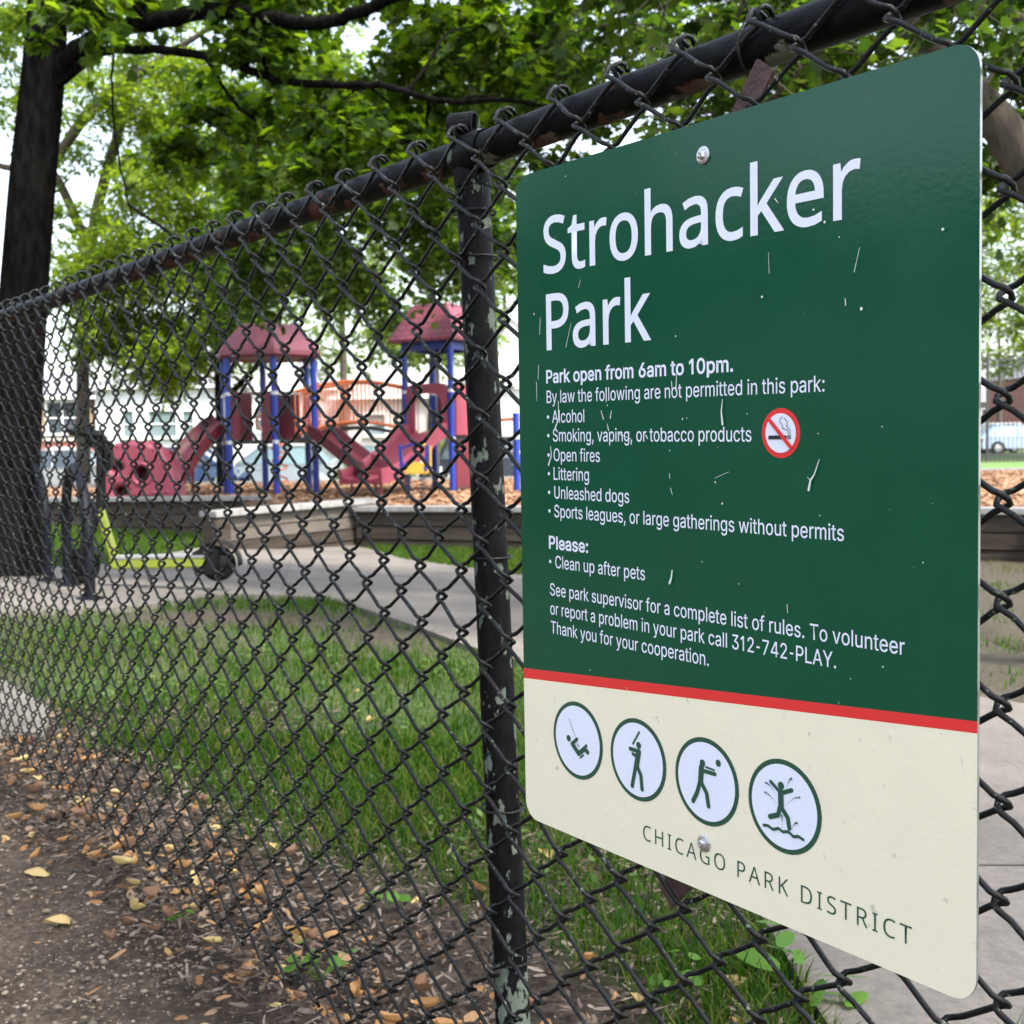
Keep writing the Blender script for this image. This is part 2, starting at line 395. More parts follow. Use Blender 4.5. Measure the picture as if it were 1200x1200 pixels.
def gloss(name, col, rough=.2, var=.05, peel=.05, spec=.5, wear=None):
    m = mat(name, col, rough, var, 14, spec=spec)
    t = m.node_tree; n = t.nodes; L = t.links; b = n['Principled BSDF']; tc = n.new('ShaderNodeTexCoord')
    if wear:                              # fine dirt specks and dull handled patches
        nz = n.new('ShaderNodeTexNoise'); nz.inputs['Scale'].default_value = 7; nz.inputs['Detail'].default_value = 7; L.new(tc.outputs['Object'], nz.inputs['Vector'])
        mr = n.new('ShaderNodeMapRange'); mr.inputs[1].default_value = .35; mr.inputs[2].default_value = .75; mr.inputs[3].default_value = rough; mr.inputs[4].default_value = wear
        L.new(nz.outputs['Fac'], mr.inputs[0]); L.new(mr.outputs[0], b.inputs['Roughness'])
    nz = n.new('ShaderNodeTexNoise'); nz.inputs['Scale'].default_value = 190; nz.inputs['Detail'].default_value = 2; L.new(tc.outputs['Object'], nz.inputs['Vector'])
    bp = n.new('ShaderNodeBump'); bp.inputs['Strength'].default_value = peel; bp.inputs['Distance'].default_value = .004
    L.new(nz.outputs['Fac'], bp.inputs['Height']); L.new(bp.outputs[0], b.inputs['Normal'])
    return m
M_green = gloss('sign_green', (.0008, .073, .035), .13, .08, .024, spec=.36, wear=.22)
M_green2 = gloss('pictogram_green', (.02, .085, .05), .3)
M_red = gloss('sign_red', (.72, .035, .035), .3)
M_cream = gloss('sign_cream', (.83, .78, .60), .34, .03, .05)
def specks(m, col, scale=55, amt=.78):
    t = m.node_tree; n = t.nodes; L = t.links; b = n['Principled BSDF']; src = b.inputs['Base Color'].links[0].from_socket
    tc = n.new('ShaderNodeTexCoord'); nz = n.new('ShaderNodeTexNoise'); nz.inputs['Scale'].default_value = scale; nz.inputs['Detail'].default_value = 3; nz.inputs['Roughness'].default_value = .4
    L.new(tc.outputs['Object'], nz.inputs['Vector']); r = n.new('ShaderNodeValToRGB'); r.color_ramp.elements[0].position = amt-.06; r.color_ramp.elements[1].position = amt+.05
    L.new(nz.outputs['Fac'], r.inputs[0]); mx = n.new('ShaderNodeMix'); mx.data_type = 'RGBA'; L.new(r.outputs[0], mx.inputs['Factor'])
    L.new(src, mx.inputs['A']); mx.inputs['B'].default_value = (*col, 1); L.new(mx.outputs['Result'], b.inputs['Base Color'])
specks(M_cream, (.55, .5, .41), 95, .75)
M_white = gloss('sign_white', (.76, .80, .93), .35, .02)
M_black = gloss('sign_black', (.02, .02, .025), .4)
M_alu = mat('sheet_aluminium', (.5, .5, .5), .45, .1, 20, metal=.8)
M_zinc = mat('zinc_bolt', (.62, .62, .64), .3, .25, 90, metal=.9, bump=.2, bscale=200)
M_rustbar = mat('brown_steel_bar', (.10, .05, .045), .75, scale=30, col2=(.045, .028, .03), bump=.4)

sign = thing('park_sign', 'green and cream park rules sign with white lettering bolted to the fence', 'sign', FP(W_S/2, H_S, -.002))
# plate: rounded rectangle; the front is three printed fields split by two slanting lines
rad = .021
def rounded(w, h, r, k=7):
    out = []
    for cxx, cyy, a0 in ((w-r, r, -90), (w-r, h-r, 0), (r, h-r, 90), (r, r, 180)):
        for i in range(k+1): a = R(a0+90*i/k); out.append((cxx+r*math.cos(a), cyy+r*math.sin(a)))
    return out
out = rounded(W_S, H_S, rad)
def clip(poly, f):                          # keep f>=0
    res = []
    for i in range(len(poly)):
        a, b = poly[i-1], poly[i]; fa, fb = f(*a), f(*b)
        if (fa >= 0) != (fb >= 0):
            k = fa/(fa-fb); res.append((a[0]+(b[0]-a[0])*k, a[1]+(b[1]-a[1])*k))
        if fb >= 0: res.append(b)
    return res
l1 = lambda s: .5388-(.5388-.4919)*s/.56    # top of the red band
l2 = lambda s: .5500-(.5500-.5008)*s/.56    # bottom of the red band
pm = MB()
for poly, mi in ((clip(out, lambda s, t: l1(s)-t), 0), (clip(clip(out, lambda s, t: t-l1(s)), lambda s, t: l2(s)-t), 1), (clip(out, lambda s, t: t-l2(s)), 2)):
    pm.add([FP(s, t, 0) for s, t in poly], [list(range(len(poly)))], mi)
nn = len(out); TH = .0026
pm.add([FP(s, t, 0) for s, t in out] + [FP(s, t, -TH) for s, t in out], [[i, (i+1) % nn, nn+(i+1) % nn, nn+i] for i in range(nn)] + [[nn+i for i in range(nn)]], 3)
panel = pm.build('panel', [M_green, M_red, M_cream, M_alu], sign)

GLYPHS = json.loads(r'''{"A":{" ":[369,[]],",":[369,[[166,-235,269,140,133,140,74,-235]]],"-":[641,[[161,481,161,369,476,369,476,481]]],".":[369,[[211,-6,232,3,251,17,266,36,274,57,277,81,274,104,266,126,251,144,232,159,211,168,187,170,164,168,143,159,124,144,109,126,100,104,97,81,100,57,109,36,124,17,143,3,164,-6,187,-9]]],"0":[891,[[516,-7,580,14,636,47,684,94,724,152,755,223,778,305,792,397,797,499,792,602,778,694,755,776,723,847,683,906,635,952,579,986,516,1007,446,1013,375,1007,312,986,256,952,208,906,168,847,136,776,113,694,99,602,94,499,99,397,112,305,135,223,167,152,207,94,255,47,312,14,375,-7,446,-13],[399,103,357,118,320,145,289,181,263,227,242,283,227,347,218,419,215,499,218,581,227,653,242,717,263,773,289,819,320,855,357,882,399,898,446,903,492,898,534,882,570,855,602,819,628,773,649,717,664,653,673,581,676,499,673,419,664,347,649,283,628,227,602,181,570,145,534,118,492,103,446,97]]],"1":[700,[[320,1000,110,830,110,690,321,830,321,0,446,0,446,1000]]],"2":[891,[[765,0,765,111,300,111,300,119,525,353,660,508,729,624,749,732,745,783,732,831,710,875,680,915,644,948,601,976,553,997,500,1009,442,1013,384,1009,331,997,281,976,237,947,200,912,169,869,147,822,133,769,129,711,250,711,252,749,260,782,273,813,290,839,312,862,339,880,369,893,402,901,440,903,537,883,564,867,586,847,605,823,618,795,627,764,630,730,611,642,555,555,460,450,126,93,126,0]]],"3":[891,[[493,-9,553,3,607,24,655,53,695,88,728,130,753,177,768,229,772,285,768,339,753,390,729,437,696,479,655,514,606,542,549,562,486,570,415,568,415,547,732,905,732,1000,137,1000,137,889,566,889,566,881,308,588,308,487,395,487,451,484,499,474,540,459,574,439,601,414,621,386,635,354,644,320,647,285,644,246,634,212,618,183,597,157,571,136,541,119,430,98,325,116,295,131,270,149,249,171,232,197,221,226,215,259,86,259,94,205,111,156,138,113,172,75,213,44,261,19,313,1,369,-10,428,-13]]],"4":[891,[[554,207,554,0,674,0,674,207,812,207,812,319,674,319,674,1000,500,1000,78,311,78,207],[554,860,554,319,213,319]]],"6":[891,[[504,-9,559,5,609,28,654,59,692,98,723,143,746,193,760,249,764,309,760,368,748,423,727,471,698,514,663,550,621,579,573,600,520,613,462,617,385,603,324,565,286,513,297,513,633,1000,496,1000,270,669,157,470,139,417,128,367,125,318,129,256,143,199,166,146,197,100,235,61,280,29,330,5,385,-9,445,-13],[408,98,373,108,342,123,314,144,290,170,271,200,257,234,248,271,246,311,248,351,257,387,271,420,290,450,314,474,342,495,373,510,408,518,445,521,482,518,517,509,548,494,575,474,599,449,618,419,632,386,641,349,644,309,641,269,632,233,618,199,599,169,575,144,548,123,517,108,482,98,445,95]]],"7":[891,[[324,0,768,882,768,1000,122,1000,122,889,636,889,636,881,191,0]]],":":[369,[[211,-6,232,3,251,17,266,36,274,57,277,81,274,104,266,126,251,144,232,159,211,168,187,170,164,168,143,159,124,144,109,126,100,104,97,81,100,57,109,36,124,17,143,3,164,-6,187,-9],[211,535,232,544,251,558,266,577,274,598,277,621,274,645,266,667,251,685,232,700,211,709,187,711,164,709,143,700,124,685,109,667,100,645,97,621,100,598,109,577,124,558,143,544,164,535,187,532]]],"A":[943,[[167,0,374,595,418,729,482,940,456,940,519,732,564,595,777,0,910,0,543,1000,396,1000,32,0],[216,279,216,391,727,391,727,279]]],"B":[897,[[485,0,558,4,623,16,677,35,722,62,759,94,787,131,806,173,818,219,821,268,818,317,808,361,791,399,769,432,743,460,714,483,682,499,651,510,619,515,619,524,700,562,760,629,773,660,780,695,783,735,779,783,767,827,749,869,722,906,688,938,646,964,597,984,539,996,474,1000,118,1000,118,0],[245,454,488,454,530,451,567,443,601,429,630,410,654,388,673,361,687,332,696,301,699,268,693,226,676,189,648,157,607,132,552,117,481,112,245,112],[245,888,472,888,531,883,578,868,614,843,640,811,655,773,660,732,658,699,649,669,635,642,616,618,593,598,566,582,468,561,245,561]]],"C":[1003,[[576,-11,623,-3,669,9,713,26,753,48,791,74,825,105,855,140,881,178,902,220,918,266,930,315,803,315,765,225,702,158,620,118,526,104,467,109,412,124,361,150,316,185,278,230,246,284,222,347,208,419,203,499,208,580,222,652,246,715,277,769,316,814,361,850,411,875,466,891,526,896,620,883,702,842,765,776,803,685,930,685,918,734,902,780,880,822,854,861,824,896,790,926,753,952,712,974,669,991,526,1013,442,1006,366,986,295,951,233,903,180,844,137,773,105,691,86,600,79,499,86,399,105,308,137,227,180,156,233,96,295,49,366,14,442,-6,526,-13]]],"L":[772,[[710,0,710,112,245,112,245,1000,118,1000,118,0]]],"O":[1048,[[608,-6,684,14,754,49,816,96,869,156,912,227,944,308,963,399,969,499,963,600,944,691,912,773,869,844,816,903,754,951,684,986,608,1006,525,1013,442,1006,366,986,296,951,233,903,181,844,137,773,105,691,86,600,79,499,86,399,105,308,137,227,181,156,233,96,296,49,366,14,442,-6,525,-13],[467,109,413,124,362,150,317,185,278,229,246,284,222,347,208,419,203,499,208,580,222,653,246,716,278,770,317,815,362,850,413,876,467,891,525,896,583,891,637,876,687,851,732,816,771,771,803,717,827,653,841,581,846,499,841,419,827,347,803,283,771,229,732,184,687,149,637,124,583,109,525,104]]],"P":[874,[[245,0,245,365,462,365,535,370,599,384,653,407,699,439,737,477,766,522,787,572,799,626,803,683,799,741,787,795,766,845,737,889,699,927,653,958,599,981,535,995,462,1000,118,1000,118,0],[245,889,456,889,505,886,548,877,584,862,613,842,637,818,655,789,667,757,675,722,677,683,675,645,667,610,655,577,637,548,613,523,584,503,548,488,506,479,457,477,245,477]]],"S":[878,[[512,-13,578,0,636,21,685,49,727,84,760,125,784,170,798,220,803,272,800,316,791,354,776,388,705,467,612,518,519,549,417,577,333,606,257,656,240,679,230,706,226,738,229,768,238,796,253,822,273,845,299,864,329,880,363,892,401,899,442,901,499,897,550,883,594,860,629,828,652,789,663,743,788,743,782,793,766,839,741,882,708,920,668,952,621,978,568,998,510,1010,446,1013,383,1010,325,998,270,979,222,952,181,919,147,880,122,836,107,786,102,732,110,670,132,615,169,568,221,529,285,497,361,470,481,437,582,402,653,352,667,330,676,304,679,274,676,240,665,209,648,181,624,156,596,135,562,118,524,106,484,99,440,97,327,115,295,130,266,149,243,172,224,200,212,232,205,268,75,268,83,214,100,163,126,118,159,78,201,45,251,18,307,-2,370,-13,440,-17]]],"T":[882,[[379,888,379,0,505,0,505,888,819,888,819,1000,62,1000,62,888]]],"U":[1017,[[584,-11,653,4,714,30,768,65,814,107,850,157,877,213,893,274,899,340,899,1000,772,1000,772,350,768,304,758,261,740,222,716,187,686,158,650,134,608,116,561,105,509,101,457,105,410,116,368,134,331,158,301,187,277,222,259,261,248,304,244,350,244,1000,118,1000,118,340,123,274,140,213,166,157,203,107,248,65,303,30,365,4,433,-11,509,-16]]],"Y":[928,[[527,0,527,409,895,1000,749,1000,551,677,494,576,440,453,491,453,437,574,378,677,179,1000,32,1000,400,409,400,0]]],"a":[765,[[423,2,495,48,536,102,544,102,544,0,662,0,662,494,659,546,649,591,634,630,613,661,589,688,562,708,470,746,381,756,261,738,223,724,187,704,154,680,125,650,100,615,81,572,197,538,231,591,293,634,385,650,471,633,524,583,542,505,542,501,539,484,533,471,521,462,459,446,350,432,246,414,152,380,126,362,104,341,85,316,71,287,63,252,60,212,63,166,75,124,94,88,119,56,150,30,186,10,226,-5,268,-14,314,-17],[255,103,200,142,181,206,183,233,191,255,203,274,264,312,345,330,394,337,455,346,510,358,542,373,542,271,539,241,531,211,518,183,499,157,476,135,448,115,415,101,377,92,335,89]]],"b":[834,[[511,-11,566,5,616,32,660,68,697,113,727,166,749,228,763,296,767,371,763,446,749,514,727,575,697,628,659,673,615,709,565,735,510,750,450,756,406,753,369,745,337,733,270,680,232,628,223,628,223,1000,103,1000,103,0,220,0,220,115,232,115,271,61,339,7,371,-6,408,-13,451,-16],[390,96,352,108,318,128,289,154,265,187,246,226,232,270,224,319,221,372,224,425,232,473,246,517,264,555,288,587,317,613,351,633,389,644,433,648,477,644,516,632,550,612,579,585,603,552,621,513,634,470,642,423,645,372,642,321,634,273,621,229,602,190,578,156,549,129,515,108,477,96,433,92]]],"c":[778,[[512,-1,602,42,671,110,713,201,598,230,573,174,532,130,477,101,407,91,361,96,320,108,285,130,256,158,232,192,213,231,200,274,192,320,189,368,192,418,200,464,213,508,232,547,256,581,285,610,320,631,361,644,407,648,476,639,531,611,571,568,595,515,711,544,668,633,600,700,511,741,407,756,343,750,283,734,230,707,182,671,142,626,110,572,86,511,72,443,67,368,72,295,86,228,110,167,142,114,182,69,230,32,283,5,343,-11,407,-16]]],"d":[834,[[427,-13,464,-6,496,7,564,61,603,115,615,115,615,0,731,0,731,1000,611,1000,611,628,602,628,565,680,497,733,466,745,428,753,385,756,325,750,270,735,220,709,176,673,138,628,108,575,85,514,72,446,67,371,72,296,85,228,107,166,138,113,175,68,219,32,269,5,324,-11,384,-16],[358,96,319,108,285,129,256,156,232,190,213,229,200,273,192,321,189,372,192,423,200,470,213,513,232,552,255,585,284,612,318,632,358,644,402,648,445,644,484,633,518,613,547,587,570,555,589,517,602,473,610,425,613,372,610,319,602,270,589,226,570,187,546,154,517,128,483,108,445,96,402,92]]],"e":[794,[[466,-13,513,-5,555,9,594,27,629,50,659,77,684,108,703,142,717,179,601,207,561,143,499,104,417,91,373,94,333,104,297,121,265,144,239,173,217,209,201,250,192,297,189,349,189,415,191,455,200,493,214,530,234,563,258,592,288,616,322,634,360,645,403,649,446,645,483,635,516,617,544,593,567,563,585,528,598,488,606,445,609,397,664,434,147,434,147,333,730,333,730,381,726,445,717,503,702,554,682,599,657,637,628,670,595,697,560,719,522,735,403,756,339,750,280,734,226,706,179,669,140,624,109,569,86,508,72,441,67,367,72,294,86,227,109,167,142,113,182,69,230,32,285,5,348,-11,417,-16]]],"f":[499,[[13,746,13,643,448,643,448,746],[279,0,279,823,281,856,290,883,303,904,323,919,350,928,383,932,422,928,447,921,477,1024,437,1036,368,1042,266,1020,236,1003,210,981,188,955,172,924,162,889,158,848,158,0]]],"g":[836,[[465,-293,520,-283,571,-267,617,-244,656,-214,689,-177,713,-131,727,-78,732,-17,732,746,615,746,615,627,605,627,566,680,498,733,467,746,429,753,385,756,326,750,271,735,221,709,176,673,139,629,108,577,85,516,72,449,67,376,72,302,85,236,108,177,139,127,177,85,221,52,271,28,325,14,383,9,427,12,464,19,496,31,563,82,602,134,612,134,612,-11,606,-68,587,-113,555,-148,513,-172,463,-186,407,-191,303,-173,239,-130,199,-80,99,-136,162,-216,263,-274,306,-286,354,-294,407,-296],[359,120,320,131,286,149,257,174,233,204,214,241,200,282,192,328,189,379,192,428,200,474,213,516,232,554,256,586,285,612,319,632,359,644,403,648,446,644,485,633,519,614,548,588,571,556,590,519,603,476,611,430,614,379,611,327,603,280,590,238,571,202,547,172,518,148,484,130,446,120,403,116]]],"h":[806,[[226,487,235,523,248,556,267,583,289,606,316,624,346,637,378,644,413,647,461,642,503,625,537,598,562,562,577,516,582,462,582,0,702,0,702,472,698,532,688,585,670,631,646,669,616,700,580,724,540,742,495,752,447,756,393,751,344,736,299,712,260,676,227,627,201,565,223,565,223,1000,103,1000,103,0,223,0,223,446]]],"i":[328,[[223,0,223,746,103,746,103,0],[187,873,206,881,224,894,237,910,246,929,248,950,246,971,237,990,224,1006,206,1019,187,1027,164,1030,143,1027,123,1019,106,1006,92,990,84,971,81,950,84,929,92,910,106,894,123,881,143,873,164,870]]],"k":[748,[[223,0,223,300,291,365,578,0,732,0,376,445,708,746,559,746,223,420,223,1000,103,1000,103,0]]],"l":[326,[[223,0,223,1000,103,1000,103,0]]],"m":[1199,[[223,0,223,468,226,506,234,539,247,568,265,593,286,613,310,629,392,650,432,645,467,633,497,611,520,583,534,550,539,511,539,0,659,0,659,486,679,570,736,629,762,640,791,647,823,650,861,646,897,634,929,615,954,586,969,548,974,499,974,0,1095,0,1095,501,1091,556,1080,604,1063,646,1039,680,1011,709,977,731,940,747,901,756,858,759,748,737,663,674,642,646,625,614,614,579,631,579,617,629,595,672,565,709,527,737,482,754,431,759,338,739,260,680,240,651,224,618,211,581,221,581,220,746,103,746,103,0]]],"n":[805,[[226,487,235,523,248,556,267,583,289,606,316,624,346,637,378,644,413,647,461,642,503,625,537,598,562,562,577,516,582,462,582,0,702,0,702,472,698,532,688,585,669,631,645,669,615,700,580,724,540,742,495,752,447,756,393,751,344,736,299,712,260,676,227,627,201,565,220,565,219,746,103,746,103,0,223,0,223,446]]],"o":[816,[[473,-11,533,5,587,32,634,69,674,114,706,167,730,228,744,295,749,368,744,443,730,511,706,572,674,626,634,671,587,707,533,734,473,750,407,756,343,750,283,734,230,707,182,671,142,626,110,572,86,511,72,443,67,368,72,295,86,228,110,167,142,114,182,69,230,32,283,5,343,-11,407,-16],[361,96,320,108,285,130,256,158,232,192,213,231,200,274,192,320,189,368,192,418,200,464,213,508,232,547,256,581,285,610,320,631,361,644,407,648,455,644,496,631,531,610,561,581,585,547,604,507,617,464,625,417,628,368,625,320,617,274,604,231,585,192,561,158,531,130,496,108,455,96,407,91]]],"p":[834,[[223,-281,223,115,232,115,271,61,339,7,371,-6,408,-13,451,-16,511,-11,566,5,616,32,660,68,697,113,727,166,749,228,763,296,767,371,763,446,749,514,727,575,697,628,659,673,615,709,565,735,510,750,450,756,406,753,369,745,337,733,270,680,232,628,220,628,220,746,103,746,103,-281],[390,96,352,108,318,128,289,154,265,187,246,226,232,270,224,319,221,372,224,425,232,473,246,517,264,555,288,587,317,613,351,633,389,644,433,648,477,644,516,632,550,612,579,585,603,552,621,513,634,470,642,423,645,372,642,321,634,273,621,229,602,190,578,156,549,129,515,108,477,96,433,92]]],"r":[509,[[223,0,223,466,226,499,234,530,247,557,265,582,287,602,313,618,342,631,373,638,407,640,452,638,479,634,479,754,451,756,419,756,376,753,336,741,300,722,268,696,244,666,227,631,219,631,219,746,103,746,103,0]]],"s":[717,[[413,-13,464,-3,511,13,552,34,586,61,614,93,635,128,647,167,651,209,646,258,629,300,602,337,563,368,513,392,451,411,338,438,244,478,227,497,217,519,213,545,218,574,233,600,257,623,289,640,326,650,368,654,412,650,449,639,477,620,499,597,515,572,527,545,637,570,588,667,563,693,533,715,499,732,460,745,416,753,368,756,317,753,270,743,226,728,188,707,155,682,128,652,108,617,96,579,92,538,98,489,114,446,142,409,181,378,231,353,293,334,417,305,450,295,478,282,499,267,515,248,524,227,527,202,522,173,506,146,481,122,446,104,405,93,356,89,314,93,276,102,244,118,218,142,198,172,185,209,70,185,81,144,98,107,121,74,150,47,183,24,220,7,262,-6,308,-14,358,-16]]],"t":[447,[[13,746,13,643,401,643,401,746],[128,183,133,127,151,80,181,42,221,14,271,-2,331,-8,377,-5,419,3,397,105,364,100,335,98,306,100,284,108,267,120,256,138,250,162,248,192,248,926,128,926]]],"u":[806,[[412,-5,461,9,505,33,545,69,578,118,604,181,586,181,586,0,702,0,702,746,582,746,582,300,579,259,571,223,557,190,539,163,516,140,490,122,460,109,428,101,393,99,345,104,303,120,269,147,244,184,229,229,223,283,223,746,103,746,103,273,107,214,118,161,136,115,160,77,190,45,226,21,266,4,310,-7,358,-10]]],"v":[765,[[445,0,730,746,599,746,440,305,399,171,362,41,404,41,367,171,325,305,166,746,34,746,319,0]]],"w":[1115,[[391,0,558,590,724,0,844,0,1070,746,944,746,781,150,622,746,495,746,334,150,171,746,44,746,270,0]]],"y":[765,[[127,-281,180,-285,274,-267,347,-210,401,-114,730,746,600,746,440,305,398,171,361,41,404,41,367,170,325,305,166,746,34,746,319,-3,296,-70,256,-145,204,-175,140,-172,121,-168,93,-272]]],"*":[764,[[420,185,457,195,490,211,521,232,546,258,568,289,584,322,593,358,597,397,593,435,584,471,568,505,546,535,521,561,490,583,457,599,420,608,382,611,344,608,308,599,274,583,243,561,217,535,196,505,180,471,170,435,167,397,170,358,180,322,196,289,217,258,243,232,274,211,308,195,344,185,382,182]]]},"B":{" ":[364,[]],"A":[895,[[894,0,504,1004,391,1004,0,0,127,0,246,310,643,310,763,0],[605,422,289,422,402,724,415,765,431,817,445,874,460,826,479,765,493,724]]],"C":[885,[[688,887,791,849,842,955,714,999,566,1014,491,1010,423,998,360,977,303,949,253,913,209,871,172,823,141,768,117,709,99,644,89,575,85,501,91,401,108,310,137,228,176,157,227,97,290,49,364,14,449,-7,545,-14,687,-4,803,27,803,136,688,108,563,97,491,102,427,118,372,146,325,183,287,230,257,286,236,350,223,421,218,500,221,560,229,617,242,669,261,716,283,759,311,796,343,828,379,855,420,876,465,891,513,900,564,903]]],"D":[1022,[[930,611,910,701,877,779,831,846,774,901,706,944,628,975,540,994,444,1000,136,1000,136,0,415,0,519,6,613,26,696,57,768,102,827,159,875,228,909,310,930,404,937,510],[793,385,759,286,702,208,623,152,522,119,398,108,262,108,262,892,426,892,502,888,570,874,631,851,683,818,726,776,760,724,784,662,799,589,804,506]]],"G":[1020,[[570,416,790,416,790,119,706,102,594,95,510,101,438,118,377,146,327,185,286,233,256,289,234,353,221,424,217,500,222,579,237,651,262,715,296,771,340,817,392,854,453,882,521,898,597,903,735,887,854,846,902,955,763,999,604,1014,500,1007,407,986,324,950,253,902,194,843,147,772,113,690,92,600,85,500,92,399,110,308,141,226,183,155,237,96,303,48,379,14,466,-7,564,-14,752,-1,916,38,916,528,570,528]]],"H":[1038,[[901,1000,775,1000,775,577,262,577,262,1000,136,1000,136,0,262,0,262,466,775,466,775,0,901,0]]],"I":[475,[[417,73,300,99,300,899,417,927,417,1000,56,1000,56,927,174,899,174,99,56,73,56,0,417,0]]],"K":[867,[[455,564,852,1000,704,1000,434,697,347,602,262,507,262,1000,136,1000,136,0,262,0,262,388,364,478,718,0,867,0]]],"O":[1094,[[1003,601,985,691,956,772,915,844,864,903,801,952,728,987,644,1008,549,1015,450,1008,364,987,289,951,226,902,175,843,136,772,108,691,91,601,85,503,89,428,98,357,113,291,135,231,164,176,199,128,240,86,289,51,343,23,404,2,473,-10,548,-14,620,-10,687,2,747,22,802,50,850,85,891,127,927,176,956,230,979,291,995,356,1005,426,1008,501],[222,581,234,654,254,718,281,773,317,820,362,856,415,883,478,899,549,905,652,893,735,857,797,798,840,717,867,618,875,501,871,421,860,349,840,284,813,228,777,182,733,144,681,117,619,101,548,95,477,101,415,117,362,144,317,182,281,228,254,284,234,349,222,421,218,501]]],"P":[847,[[136,1000,136,0,262,0,262,389,377,389,448,392,511,401,566,415,614,435,655,458,689,486,717,517,739,551,756,588,776,706,766,792,736,865,686,923,615,966,519,991,401,1000],[470,887,535,871,584,845,618,807,639,759,646,700,642,655,632,616,615,583,591,555,559,534,521,518,475,506,423,499,363,497,262,497,262,892,389,892]]],"R":[871,[[136,1000,136,0,262,0,262,413,461,413,703,0,850,0,576,448,672,498,700,521,725,550,746,583,763,621,773,665,776,716,772,776,758,828,737,874,706,912,666,944,617,968,558,986,490,996,412,1000],[457,889,502,883,541,873,573,858,599,839,620,815,634,786,643,751,646,710,639,653,621,605,590,568,545,541,486,525,412,520,262,520,262,891,405,891]]],"S":[769,[[700,317,689,360,672,398,647,431,616,460,579,487,430,556,301,613,272,632,249,652,232,674,221,698,214,726,211,758,214,785,221,811,232,834,249,854,270,871,296,885,326,895,361,901,401,903,527,888,640,850,679,958,555,999,403,1014,343,1011,288,1000,237,983,193,960,155,931,125,896,102,855,89,810,84,759,100,655,148,576,229,513,342,462,484,401,515,382,539,361,556,339,568,315,575,287,577,256,574,225,566,197,552,171,532,148,507,130,476,115,440,104,398,97,352,95,197,113,71,154,71,34,146,8,239,-8,346,-14,416,-10,479,1,536,20,585,45,627,77,660,116,684,160,698,211,703,268]]],"T":[779,[[452,889,763,889,763,1000,14,1000,14,889,326,889,326,0,452,0]]],"a":[786,[[263,744,147,699,185,606,284,646,396,664,442,660,480,648,511,627,534,597,547,553,552,497,552,452,424,448,313,438,222,416,153,382,104,335,74,278,64,209,68,161,78,119,95,83,118,53,147,29,180,10,217,-3,258,-11,301,-14,408,-1,487,39,553,106,559,106,583,0,672,0,672,511,665,591,643,655,606,703,555,737,487,757,403,763],[550,367,550,300,543,233,522,179,487,138,442,109,389,91,329,85,291,89,258,99,230,115,209,138,196,169,192,207,198,251,216,288,246,318,291,340,356,355,440,363]]],"c":[672,[[530,-4,613,27,613,136,527,105,419,92,374,96,334,107,300,125,271,150,247,181,228,220,215,265,207,316,204,373,207,432,215,484,228,529,247,568,271,600,301,625,337,643,378,653,426,657,510,646,588,622,626,724,539,753,429,765,364,760,304,747,249,724,200,692,158,649,123,597,98,533,82,458,77,371,82,288,97,215,121,153,154,101,195,59,243,27,297,4,356,-9,420,-14]]],"e":[790,[[345,759,287,744,235,717,188,681,150,636,118,581,95,519,82,448,77,370,82,291,97,221,123,159,157,106,199,63,250,29,307,5,370,-9,438,-14,571,-2,685,35,685,143,571,104,444,91,375,98,317,121,270,158,235,209,213,273,204,352,718,352,718,426,714,491,702,551,681,604,653,651,618,691,575,723,526,746,470,760,409,765],[447,661,481,652,511,637,535,616,555,591,570,562,581,528,587,491,590,450,207,450,218,512,239,564,268,607,306,639,353,658,408,664]]],"h":[866,[[242,1064,119,1064,119,0,242,0,242,388,245,444,251,493,263,537,279,574,302,605,331,630,366,647,410,658,462,661,515,656,557,641,590,616,612,581,626,536,630,480,630,0,752,0,752,489,749,549,738,601,721,646,697,682,667,712,630,735,586,751,535,760,478,763,385,750,304,711,244,647,235,647,240,697,242,752]]],"k":[748,[[241,1064,119,1064,119,0,241,0,241,276,326,350,587,0,735,0,410,430,714,751,570,751,331,497,300,461,266,419,241,387,235,387,239,450,241,508]]],"o":[847,[[767,456,752,526,728,588,694,640,654,684,606,719,551,744,491,760,426,765,357,760,295,744,239,719,191,684,151,640,119,588,96,526,82,456,77,377,80,317,89,261,103,211,122,165,147,124,175,88,208,57,244,32,284,12,328,-2,373,-11,422,-14,473,-11,521,-2,567,12,608,32,645,57,677,88,705,124,729,165,747,211,761,261,769,317,772,377],[210,459,228,529,256,585,298,627,353,653,423,661,471,657,513,646,548,627,578,601,602,568,620,529,634,484,642,434,644,377,642,320,634,269,621,223,603,183,579,150,549,123,513,104,472,92,424,88,377,92,335,104,300,123,270,150,246,183,228,223,215,269,207,320,204,377]]],"r":[578,[[436,762,404,756,374,744,297,690,239,613,234,613,220,751,119,751,119,0,242,0,242,401,260,504,308,583,378,634,461,653,502,650,542,643,557,756,515,763,469,765]]],"t":[506,[[337,90,309,101,285,120,267,146,256,180,252,221,252,655,469,655,469,751,252,751,252,923,179,923,130,763,22,714,22,655,129,655,129,218,132,162,143,115,160,77,182,47,209,23,240,6,274,-5,311,-12,349,-14,419,-8,475,8,475,102,427,92,370,87]]]}}''')


